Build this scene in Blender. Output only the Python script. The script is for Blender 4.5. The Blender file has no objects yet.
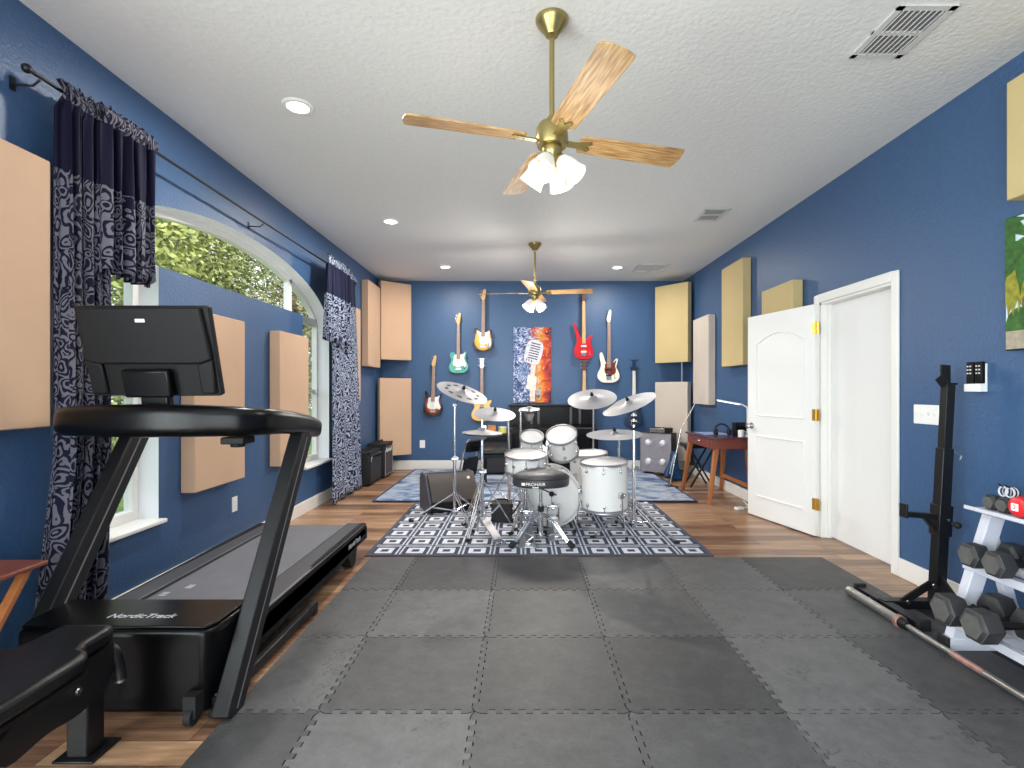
import bpy, math, random
from math import pi, sin, cos, radians as rad, sqrt
from mathutils import Vector, Matrix, Quaternion
random.seed(7)
SC = bpy.context.scene
COL = SC.collection
V = Vector
# ------------------------------------------------------------------ room numbers (metres)
XL, XR, YB, YR, H = -2.274, 2.605, 8.27, -2.3, 3.045
EYE = 1.285

# ------------------------------------------------------------------ materials
def lin(c):
    if isinstance(c, str):
        c = c.lstrip('#'); c = [int(c[i:i+2], 16)/255 for i in (0, 2, 4)]
        return tuple((x/12.92 if x <= .04045 else ((x+.055)/1.055)**2.4) for x in c)
    return tuple(c)
def nodes(name):
    m = bpy.data.materials.new(name); m.use_nodes = True
    nt = m.node_tree; b = nt.nodes['Principled BSDF']
    return m, nt, b
def N(nt, t, **kw):
    n = nt.nodes.new(t)
    for k, v in kw.items():
        if k in n.inputs and not hasattr(n, k): n.inputs[k].default_value = v
        else: setattr(n, k, v)
    return n
def L(nt, a, b): nt.links.new(a, b)
def ramp(nt, stops, interp='LINEAR'):
    r = nt.nodes.new('ShaderNodeValToRGB'); cr = r.color_ramp; cr.interpolation = interp
    while len(cr.elements) > 1: cr.elements.remove(cr.elements[-1])
    for i, (p, c) in enumerate(stops):
        e = cr.elements[0] if i == 0 else cr.elements.new(p)
        e.position = p; c = lin(c); e.color = (c[0], c[1], c[2], 1)
    return r
def coords(nt, kind='Object', scale=(1, 1, 1)):
    t = N(nt, 'ShaderNodeTexCoord'); mp = N(nt, 'ShaderNodeMapping')
    mp.inputs['Scale'].default_value = scale
    L(nt, t.outputs[kind], mp.inputs['Vector']); return mp.outputs['Vector']
def math_(nt, op, a, b=None, c=None):
    n = nt.nodes.new('ShaderNodeMath'); n.operation = op
    for i, x in enumerate((a, b, c)):
        if x is None: continue
        if isinstance(x, (int, float)): n.inputs[i].default_value = x
        else: L(nt, x, n.inputs[i])
    return n.outputs[0]
def mat(name, color, rough=.5, metal=0, bump=0, bscale=60, var=0, vscale=6, coat=0, emit=0, ecol=None, spec=None, stretch=(1,1,1)):
    m, nt, b = nodes(name)
    c = lin(color); b.inputs['Base Color'].default_value = (*c, 1)
    b.inputs['Roughness'].default_value = rough; b.inputs['Metallic'].default_value = metal
    b.inputs['Coat Weight'].default_value = coat; b.inputs['Coat Roughness'].default_value = .08
    if spec is not None: b.inputs['Specular IOR Level'].default_value = spec
    if emit:
        e = lin(ecol or color); b.inputs['Emission Color'].default_value = (*e, 1); b.inputs['Emission Strength'].default_value = emit
    if var:
        v = coords(nt, 'Object', stretch); n = N(nt, 'ShaderNodeTexNoise'); n.inputs['Scale'].default_value = vscale; n.inputs['Detail'].default_value = 5
        L(nt, v, n.inputs['Vector'])
        r = ramp(nt, [(.3, tuple(x*(1-var) for x in c)), (.7, tuple(min(1, x*(1+var)) for x in c))])
        L(nt, n.outputs['Fac'], r.inputs['Fac']); L(nt, r.outputs['Color'], b.inputs['Base Color'])
    if bump:
        v = coords(nt); n = N(nt, 'ShaderNodeTexNoise'); n.inputs['Scale'].default_value = bscale; n.inputs['Detail'].default_value = 3
        L(nt, v, n.inputs['Vector']); bp = N(nt, 'ShaderNodeBump'); bp.inputs['Strength'].default_value = bump; bp.inputs['Distance'].default_value = .004
        L(nt, n.outputs['Fac'], bp.inputs['Height']); L(nt, bp.outputs['Normal'], b.inputs['Normal'])
    return m
M = {}
M['wall'] = mat('blue wall paint', '#3a5a82', .42, bump=.8, bscale=62, var=.05, vscale=40)
M['ceiling'] = mat('textured ceiling paint', '#e2e2e0', .8, bump=.9, bscale=38, var=.02, vscale=25)
M['trim'] = mat('white trim paint', '#eceae6', .35)
M['door'] = mat('white door paint', '#ebebea', .4)
M['reveal'] = mat('white reveal plaster', '#f4f5f7', .6, bump=.2, bscale=80)
M['panel'] = mat('beige acoustic fabric', '#c8a68a', .9, bump=.25, bscale=420, var=.03, vscale=3)
M['panel_y'] = mat('straw acoustic fabric', '#c9b483', .9, bump=.25, bscale=420, var=.03, vscale=3)
M['panel_w'] = mat('ivory acoustic fabric', '#cbbfb3', .9, bump=.25, bscale=420, var=.03, vscale=3)
M['black'] = mat('black plastic', '#0b0b0d', .6, bump=.15, bscale=400, spec=.25)
M['gloss'] = mat('glossy black plastic', '#060607', .28, coat=0, spec=.22)
M['blackmetal'] = mat('black powder coat', '#111114', .42, metal=.1, bump=.12, bscale=300)
M['upright'] = mat('dark grey aluminium', '#141416', .5, spec=.35)
M['edge'] = mat('grey edge strip', '#8c8c92', .35, metal=.6)
M['belt'] = mat('treadmill belt rubber', '#6c6d74', .55, bump=.3, bscale=500, var=.05, vscale=9)
M['rail'] = mat('foot rail plastic', '#4a4b50', .45, bump=.2, bscale=300)
M['white'] = mat('white enamel', '#eeedeb', .35)
M['whitemark'] = mat('pale printed marks', '#d4d4da', .5)
M['leather'] = mat('black vinyl upholstery', '#121214', .27, bump=.25, bscale=180)
M['greyvinyl'] = mat('charcoal vinyl', '#37353a', .45, bump=.2, bscale=220)
M['chrome'] = mat('chrome', '#d9dade', .16, metal=1)
M['steel'] = mat('brushed steel', '#a9a6a2', .32, metal=.9, var=.12, vscale=20)
M['rust'] = mat('worn pinkish steel', '#a58078', .45, metal=.5, var=.25, vscale=30)
M['brass'] = mat('antique brass', '#a3935f', .3, metal=.85, var=.06, vscale=12)
M['gold'] = mat('gold hinge brass', '#d2a54a', .3, metal=.7)
M['rubber'] = mat('black rubber', '#141416', .7)
M['cymbal'] = mat('grey cymbal', '#94949a', .46, metal=.35)
M['slot'] = mat('dark slot', '#2c2c30', .6)
M['drumshell'] = mat('white drum wrap', '#e6e5e3', .25, coat=.2)
M['drumhead'] = mat('white mesh head', '#e6e4e3', .55)
M['hoop'] = mat('drum hoop chrome', '#b0b0b6', .35, metal=.8)
M['hex'] = mat('dumbbell rubber', '#2a2a2c', .55, bump=.2, bscale=250)
M['hexface'] = mat('worn dumbbell end', '#555452', .6, var=.15, vscale=40, bump=.2, bscale=200)
M['rackwhite'] = mat('pale grey rack paint', '#c9cbd6', .4)
M['red'] = mat('red vinyl', '#d8252b', .35)
M['yellow'] = mat('amber vinyl', '#dc9d28', .4)
M['blackmat'] = mat('black rubber sheet', '#1e1e20', .75, bump=.3, bscale=200, var=.25, vscale=8)
M['deskred'] = mat('reddish desk wood', '#7c4136', .35, var=.18, vscale=5, stretch=(12, 1, 12))
M['desktop'] = mat('dark desk top', '#5a3a42', .18, coat=.4, var=.1, vscale=5, stretch=(12,1,12))
M['oak'] = mat('orange oak', '#a8683a', .45, var=.15, vscale=7, stretch=(10,10,1))
M['tray'] = mat('mahogany tray wood', '#7b3f2d', .4, var=.2, vscale=8, stretch=(10, 1, 10))
M['greyspk'] = mat('grey metal grille', '#9c98a0', .4, metal=.35, var=.1, vscale=30)
M['spkcone'] = mat('bright speaker dome', '#e2e1e8', .25, metal=.2)
M['wedge'] = mat('dark taupe grille', '#3b3432', .6, bump=.5, bscale=500, var=.06, vscale=10)
M['wedgeend'] = mat('slate cabinet plastic', '#4b4a55', .55, bump=.2, bscale=300)
M['amp'] = mat('black amp vinyl', '#151417', .55, bump=.4, bscale=350)
M['grille'] = mat('dark amp grille cloth', '#2e2d33', .75, bump=.5, bscale=600)
M['grille2'] = mat('brown grey grille cloth', '#46424a', .75, bump=.5, bscale=600)
M['piping'] = mat('pale piping', '#b7aa9a', .5)
M['piano'] = mat('black piano lacquer', '#08080b', .3, spec=.25)
M['pianostrip'] = mat('grey pilaster', '#57535a', .3, metal=.3)
M['bluecloth'] = mat('blue gig bag nylon', '#173a5e', .4, bump=.5, bscale=30, var=.3, vscale=8)
M['silvercloth'] = mat('silver blue nylon', '#8fa3b4', .4)
M['paper'] = mat('blue and white paper', '#8fa0c8', .5, var=.5, vscale=9)
M['lampglow'] = mat('lit frosted glass', '#c4c2bc', .5, emit=.3, ecol='#fffaf2')
M['canglow'] = mat('lit downlight lens', '#ffffff', .4, emit=9, ecol='#fffaf2')
M['ledglow'] = mat('lit led strip', '#ffffff', .4, emit=1.6, ecol='#f4f8ff')
M['vent'] = mat('vent enamel', '#cfcfce', .5)
M['ventdark'] = mat('vent shadow gap', '#8c8c8e', .8)
M['bark'] = mat('tree bark', '#4a3b2c', .9, bump=.8, bscale=20, var=.3, vscale=6)
M['grass'] = mat('lawn grass', '#5d7a32', .9, bump=.6, bscale=60, var=.4, vscale=4)
M['maple'] = mat('maple wood', '#d9ad72', .4, var=.1, vscale=9, stretch=(10,10,1))
M['rosewood'] = mat('rosewood board', '#a08272', .5, var=.12, vscale=20)
M['pedal'] = mat('pale pedal metal', '#85858a', .4, metal=.4)
M['outlet'] = mat('white outlet plastic', '#f2f2f0', .35)

def plank_floor():
    m, nt, b = nodes('brown plank laminate')
    v = coords(nt, 'Object')
    br = N(nt, 'ShaderNodeTexBrick'); br.offset = .37; br.offset_frequency = 2
    for k, x in (('Scale', 1.0), ('Mortar Size', .0016), ('Mortar Smooth', .1), ('Bias', 0), ('Brick Width', 1.22), ('Row Height', .125)): br.inputs[k].default_value = x
    br.inputs['Color1'].default_value = (0, 0, 0, 1); br.inputs['Color2'].default_value = (1, 1, 1, 1); br.inputs['Mortar'].default_value = (.5, .5, .5, 1)
    L(nt, v, br.inputs['Vector'])
    v2 = coords(nt, 'Object', (1.3, 16, 1)); n = N(nt, 'ShaderNodeTexNoise'); n.inputs['Scale'].default_value = 2.2; n.inputs['Detail'].default_value = 6; n.inputs['Roughness'].default_value = .6
    L(nt, v2, n.inputs['Vector'])
    s = math_(nt, 'ADD', math_(nt, 'MULTIPLY', br.outputs['Color'], .32), math_(nt, 'MULTIPLY', n.outputs['Fac'], .78))
    r = ramp(nt, [(.3, '#573f32'), (.5, '#88664f'), (.68, '#ab8768'), (.85, '#c6a385')])
    L(nt, s, r.inputs['Fac'])
    mx = N(nt, 'ShaderNodeMixRGB'); mx.blend_type = 'MULTIPLY'
    L(nt, br.outputs['Fac'], mx.inputs['Fac']); L(nt, r.outputs['Color'], mx.inputs[1]); mx.inputs[2].default_value = (.3, .22, .18, 1)
    L(nt, mx.outputs['Color'], b.inputs['Base Color']); b.inputs['Roughness'].default_value = .33
    bp = N(nt, 'ShaderNodeBump'); bp.inputs['Strength'].default_value = .15; bp.inputs['Distance'].default_value = .002
    L(nt, n.outputs['Fac'], bp.inputs['Height']); L(nt, bp.outputs['Normal'], b.inputs['Normal'])
    return m
M['floor'] = plank_floor()

def foam_mat():
    m, nt, b = nodes('grey foam mat')
    v = coords(nt, 'Object')
    n = N(nt, 'ShaderNodeTexNoise'); n.inputs['Scale'].default_value = 9; n.inputs['Detail'].default_value = 12; n.inputs['Roughness'].default_value = .78
    oi = N(nt, 'ShaderNodeObjectInfo')
    ad = N(nt, 'ShaderNodeVectorMath'); L(nt, v, ad.inputs[0])
    cx = N(nt, 'ShaderNodeCombineXYZ'); L(nt, math_(nt, 'MULTIPLY', oi.outputs['Random'], 40), cx.inputs[2]); L(nt, cx.outputs[0], ad.inputs[1])
    L(nt, ad.outputs[0], n.inputs['Vector'])
    s = math_(nt, 'ADD', math_(nt, 'MULTIPLY', n.outputs['Fac'], .8), math_(nt, 'MULTIPLY', math_(nt, 'SUBTRACT', oi.outputs['Random'], .25), .42))
    r = ramp(nt, [(.3, '#343436'), (.52, '#48484a'), (.8, '#626263')]); L(nt, s, r.inputs['Fac'])
    # scuff marks
    v2 = N(nt, 'ShaderNodeTexVoronoi'); v2.feature = 'DISTANCE_TO_EDGE'; v2.inputs['Scale'].default_value = 7
    n2 = N(nt, 'ShaderNodeTexNoise'); n2.inputs['Scale'].default_value = 9; L(nt, ad.outputs[0], n2.inputs['Vector'])
    wv = N(nt, 'ShaderNodeVectorMath'); wv.operation = 'ADD'; L(nt, ad.outputs[0], wv.inputs[0])
    sc = N(nt, 'ShaderNodeVectorMath'); sc.operation = 'SCALE'; sc.inputs['Scale'].default_value = .35; L(nt, n2.outputs['Color'], sc.inputs[0]); L(nt, sc.outputs[0], wv.inputs[1])
    L(nt, wv.outputs[0], v2.inputs['Vector'])
    line = math_(nt, 'LESS_THAN', v2.outputs['Distance'], .02)
    n3 = N(nt, 'ShaderNodeTexNoise'); n3.inputs['Scale'].default_value = 6; L(nt, wv.outputs[0], n3.inputs['Vector'])
    line = math_(nt, 'MULTIPLY', line, math_(nt, 'GREATER_THAN', n3.outputs['Fac'], .56))
    mx = N(nt, 'ShaderNodeMixRGB'); L(nt, math_(nt, 'MULTIPLY', line, .6), mx.inputs['Fac']); L(nt, r.outputs['Color'], mx.inputs[1]); mx.inputs[2].default_value = (.035, .035, .036, 1)
    L(nt, mx.outputs['Color'], b.inputs['Base Color']); b.inputs['Roughness'].default_value = .5
    n4 = N(nt, 'ShaderNodeTexNoise'); n4.inputs['Scale'].default_value = 160; L(nt, v, n4.inputs['Vector'])
    bp = N(nt, 'ShaderNodeBump'); bp.inputs['Strength'].default_value = .35; bp.inputs['Distance'].default_value = .002
    L(nt, n4.outputs['Fac'], bp.inputs['Height']); L(nt, bp.outputs['Normal'], b.inputs['Normal'])
    return m
M['foam'] = foam_mat()

def rug_geo():
    m, nt, b = nodes('slate and white square pattern rug')
    t = N(nt, 'ShaderNodeTexCoord'); sp = N(nt, 'ShaderNodeSeparateXYZ'); L(nt, t.outputs['Object'], sp.inputs[0])
    def cell(o, size): return math_(nt, 'ABSOLUTE', math_(nt, 'SUBTRACT', math_(nt, 'FRACT', math_(nt, 'DIVIDE', o, size)), .5))
    p = math_(nt, 'MULTIPLY', math_(nt, 'MAXIMUM', cell(sp.outputs[0], .2445), cell(sp.outputs[1], .2500)), 2)
    r = ramp(nt, [(0, '#3d4152'), (.24, '#dfe2e9'), (.55, '#41465a'), (.81, '#d6dae4'), (.92, '#565c6e')], 'CONSTANT')
    n = N(nt, 'ShaderNodeTexNoise'); n.inputs['Scale'].default_value = 14; n.inputs['Detail'].default_value = 6; L(nt, t.outputs['Object'], n.inputs['Vector'])
    L(nt, p, r.inputs['Fac'])
    mx = N(nt, 'ShaderNodeMixRGB'); mx.blend_type = 'MULTIPLY'; mx.inputs['Fac'].default_value = .45
    L(nt, r.outputs['Color'], mx.inputs[1]); r2 = ramp(nt, [(.3, (.45, .48, .55)), (.65, (1, 1, 1))]); L(nt, n.outputs['Fac'], r2.inputs['Fac']); L(nt, r2.outputs['Color'], mx.inputs[2])
    L(nt, mx.outputs['Color'], b.inputs['Base Color']); b.inputs['Roughness'].default_value = .95
    n4 = N(nt, 'ShaderNodeTexNoise'); n4.inputs['Scale'].default_value = 260; L(nt, t.outputs['Object'], n4.inputs['Vector'])
    bp = N(nt, 'ShaderNodeBump'); bp.inputs['Strength'].default_value = .5; bp.inputs['Distance'].default_value = .003
    L(nt, n4.outputs['Fac'], bp.inputs['Height']); L(nt, bp.outputs['Normal'], b.inputs['Normal'])
    return m
M['rug_geo'] = rug_geo()

def rug_blue():
    m, nt, b = nodes('distressed blue abstract rug')
    v = coords(nt, 'Object', (1.6, 3.2, 1)); n = N(nt, 'ShaderNodeTexNoise'); n.inputs['Scale'].default_value = 1.5; n.inputs['Detail'].default_value = 10; n.inputs['Roughness'].default_value = .7; n.inputs['Distortion'].default_value = .8
    L(nt, v, n.inputs['Vector'])
    r = ramp(nt, [(.33, '#22365f'), (.42, '#4d6a92'), (.5, '#8f9cb0'), (.57, '#b0b9c6'), (.64, '#6b7ca0'), (.74, '#434f78')])
    L(nt, n.outputs['Fac'], r.inputs['Fac']); L(nt, r.outputs['Color'], b.inputs['Base Color']); b.inputs['Roughness'].default_value = .95
    return m
M['rug_blue'] = rug_blue()

def paisley(name, dark, light, zplain=None, dens=1.0):
    """dark cloth with silver scroll pattern; plain between zplain=(z0,z1) measured on the cloth (UV v in metres)"""
    m, nt, b = nodes(name)
    t = N(nt, 'ShaderNodeUVMap'); t.uv_map = 'cloth'
    n = N(nt, 'ShaderNodeTexNoise'); n.inputs['Scale'].default_value = 7; n.inputs['Detail'].default_value = 1
    L(nt, t.outputs[0], n.inputs['Vector'])
    sc = N(nt, 'ShaderNodeVectorMath'); sc.operation = 'SCALE'; sc.inputs['Scale'].default_value = .16; L(nt, n.outputs['Color'], sc.inputs[0])
    ad = N(nt, 'ShaderNodeVectorMath'); ad.operation = 'ADD'; L(nt, t.outputs[0], ad.inputs[0]); L(nt, sc.outputs[0], ad.inputs[1])
    vo = N(nt, 'ShaderNodeTexVoronoi'); vo.inputs['Scale'].default_value = 8*dens; L(nt, ad.outputs[0], vo.inputs['Vector'])
    w = math_(nt, 'SINE', math_(nt, 'MULTIPLY', vo.outputs['Distance'], 22))
    n2 = N(nt, 'ShaderNodeTexNoise'); n2.inputs['Scale'].default_value = 26*dens; n2.inputs['Detail'].default_value = 3; L(nt, ad.outputs[0], n2.inputs['Vector'])
    s = math_(nt, 'ADD', w, math_(nt, 'MULTIPLY', math_(nt, 'SUBTRACT', n2.outputs['Fac'], .5), 3.2))
    f = N(nt, 'ShaderNodeMapRange'); f.inputs['From Min'].default_value = -.1; f.inputs['From Max'].default_value = .25; L(nt, s, f.inputs['Value'])
    fac = f.outputs[0]
    if zplain:
        sp = N(nt, 'ShaderNodeSeparateXYZ'); L(nt, t.outputs[0], sp.inputs[0])
        inside = math_(nt, 'MULTIPLY', math_(nt, 'GREATER_THAN', sp.outputs[1], zplain[0]), math_(nt, 'LESS_THAN', sp.outputs[1], zplain[1]))
        fac = math_(nt, 'MULTIPLY', fac, math_(nt, 'SUBTRACT', 1, inside))
    mx = N(nt, 'ShaderNodeMixRGB'); L(nt, fac, mx.inputs['Fac']); mx.inputs[1].default_value = (*lin(dark), 1); mx.inputs[2].default_value = (*lin(light), 1)
    L(nt, mx.outputs['Color'], b.inputs['Base Color']); b.inputs['Roughness'].default_value = .7; b.inputs['Specular IOR Level'].default_value = .12
    bp = N(nt, 'ShaderNodeBump'); bp.inputs['Strength'].default_value = .4; bp.inputs['Distance'].default_value = .003; L(nt, fac, bp.inputs['Height']); L(nt, bp.outputs['Normal'], b.inputs['Normal'])
    return m
M['curtain'] = paisley('navy curtain with silver scrolls', '#15142a', '#66656f', (2.32, 2.645), 1.7)
M['valance'] = paisley('navy valance with silver scroll hem', '#15142a', '#6b6a75', (2.32, 2.64), 1.7)
M['curtain_lit'] = paisley('navy curtain paled by painted light', '#20233c', '#a3adc2', (2.32, 2.65), 1.35)  # same navy cloth as the near curtain, window light painted in as paler colours

def blade_mat():
    m, nt, b = nodes('washed oak fan blade')
    v = coords(nt, 'Object', (2.5, 30, 1)); n = N(nt, 'ShaderNodeTexNoise'); n.inputs['Scale'].default_value = 3; n.inputs['Detail'].default_value = 8
    L(nt, v, n.inputs['Vector']); r = ramp(nt, [(.3, '#7d5a33'), (.5, '#b18a57'), (.7, '#cfae7c')]); L(nt, n.outputs['Fac'], r.inputs['Fac'])
    L(nt, r.outputs['Color'], b.inputs['Base Color']); b.inputs['Roughness'].default_value = .42
    return m
M['blade'] = blade_mat()

def leaf_mat(name, a, c):
    m, nt, b = nodes(name)
    v = coords(nt); n = N(nt, 'ShaderNodeTexNoise'); n.inputs['Scale'].default_value = 2.5; n.inputs['Detail'].default_value = 8; L(nt, v, n.inputs['Vector'])
    r = ramp(nt, [(.3, a), (.7, c)]); L(nt, n.outputs['Fac'], r.inputs['Fac']); L(nt, r.outputs['Color'], b.inputs['Base Color'])
    b.inputs['Roughness'].default_value = .55
    return m
M['leaf'] = leaf_mat('olive leaves', '#4d5a22', '#b4b866')
M['leaf2'] = leaf_mat('yellow green leaves', '#667426', '#c2c46c')
M['leaf3'] = leaf_mat('dry grey green leaves', '#66643e', '#b0a97e')

def glass_mat():
    m, nt, b = nodes('clear window glass'); nt.nodes.remove(b)
    out = nt.nodes['Material Output']; tr = N(nt, 'ShaderNodeBsdfTransparent'); gl = N(nt, 'ShaderNodeBsdfGlossy'); gl.inputs['Roughness'].default_value = .02
    mx = N(nt, 'ShaderNodeMixShader'); mx.inputs[0].default_value = .05; tr.inputs['Color'].default_value = (.96, .98, .97, 1)
    L(nt, tr.outputs[0], mx.inputs[1]); L(nt, gl.outputs[0], mx.inputs[2]); L(nt, mx.outputs[0], out.inputs['Surface'])
    return m
M['glass'] = glass_mat()

def painting_mat():
    m, nt, b = nodes('ice and fire canvas paint')
    t = N(nt, 'ShaderNodeTexCoord'); sp = N(nt, 'ShaderNodeSeparateXYZ'); L(nt, t.outputs['Object'], sp.inputs[0])
    n = N(nt, 'ShaderNodeTexNoise'); n.inputs['Scale'].default_value = 5; n.inputs['Detail'].default_value = 6; n.inputs['Distortion'].default_value = 1.5; L(nt, t.outputs['Object'], n.inputs['Vector'])
    nb = N(nt, 'ShaderNodeTexNoise'); nb.inputs['Scale'].default_value = 15; nb.inputs['Detail'].default_value = 5; nb.inputs['Distortion'].default_value = 2; L(nt, t.outputs['Object'], nb.inputs['Vector'])
    ice = ramp(nt, [(.34, '#141c3c'), (.46, '#3c5488'), (.54, '#7f95c0'), (.64, '#c4cce0')]); L(nt, nb.outputs['Fac'], ice.inputs['Fac'])
    heat = math_(nt, 'ADD', math_(nt, 'MULTIPLY', n.outputs['Fac'], 1.0), math_(nt, 'MULTIPLY', math_(nt, 'ABSOLUTE', math_(nt, 'SUBTRACT', sp.outputs[0], .1)), 1.7))
    fire = ramp(nt, [(.4, '#f0cf78'), (.52, '#e0901c'), (.68, '#c9430f'), (.84, '#8a1a22'), (.97, '#351a33')]); L(nt, heat, fire.inputs['Fac'])
    f = N(nt, 'ShaderNodeMapRange'); f.inputs['From Min'].default_value = .44; f.inputs['From Max'].default_value = .6
    L(nt, math_(nt, 'ADD', math_(nt, 'MULTIPLY', sp.outputs[0], 1.0), n.outputs['Fac']), f.inputs['Value'])
    mx = N(nt, 'ShaderNodeMixRGB'); L(nt, f.outputs[0], mx.inputs['Fac']); L(nt, ice.outputs['Color'], mx.inputs[1]); L(nt, fire.outputs['Color'], mx.inputs[2])
    # pale speckle and darker corners of the picture (painted)
    sp2 = math_(nt, 'GREATER_THAN', nb.outputs['Fac'], .66)
    mx2 = N(nt, 'ShaderNodeMixRGB'); L(nt, math_(nt, 'MULTIPLY', sp2, .7), mx2.inputs['Fac']); L(nt, mx.outputs['Color'], mx2.inputs[1]); mx2.inputs[2].default_value = (.85, .8, .85, 1)
    L(nt, mx2.outputs['Color'], b.inputs['Base Color']); b.inputs['Roughness'].default_value = .6
    return m
M['painting'] = painting_mat()

def burst(name, inner, mid, outer, r0=.09, r1=.17):
    m, nt, b = nodes(name)
    t = N(nt, 'ShaderNodeTexCoord'); mp = N(nt, 'ShaderNodeMapping'); mp.inputs['Location'].default_value = (0, 0, -.17); mp.inputs['Scale'].default_value = (1.15, 0, .95)
    L(nt, t.outputs['Object'], mp.inputs['Vector']); ln = N(nt, 'ShaderNodeVectorMath'); ln.operation = 'LENGTH'; L(nt, mp.outputs['Vector'], ln.inputs[0])
    r = ramp(nt, [(r0, inner), ((r0+r1)/2, mid), (r1, outer)]); L(nt, ln.outputs['Value'], r.inputs['Fac']); L(nt, r.outputs['Color'], b.inputs['Base Color'])
    b.inputs['Roughness'].default_value = .22; b.inputs['Coat Weight'].default_value = .4
    return m
M['sunburst'] = burst('three tone sunburst', '#d88a2e', '#a0441c', '#1d1210', .07, .16)
M['amberburst'] = burst('amber with dark edge', '#f0b02a', '#e39d1e', '#2a2012', .12, .172)
M['teal'] = mat('teal guitar lacquer', '#3fa48f', .25, coat=.4)
M['lemon'] = mat('honey yellow lacquer', '#eab95a', .3, coat=.3, var=.08, vscale=9)
M['redlac'] = mat('red lacquer', '#c81822', .2, coat=.5, var=.15, vscale=8)
M['cream'] = mat('aged white lacquer', '#f1ecdd', .25, coat=.3)
M['navylac'] = mat('dark blue lacquer', '#1d3554', .2, coat=.5)
M['darklac'] = mat('brown walnut lacquer', '#5b3626', .3, coat=.3)
M['tortoise'] = mat('tortoiseshell plastic', '#6e2a1e', .3, var=.5, vscale=40)
M['sky_print'] = mat('printed sky', '#cfe0ee', .5)
M['sand_print'] = mat('printed sand path', '#a89d8a', .5, var=.2, vscale=30)
M['frond_print'] = mat('printed green palm', '#2c5f1e', .5, var=.5, vscale=30)
M['frondy_print'] = mat('printed yellow palm', '#8d8a22', .5, var=.4, vscale=30)
M['trunk_print'] = mat('printed trunk', '#6c5a44', .5, var=.3, vscale=30)
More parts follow.
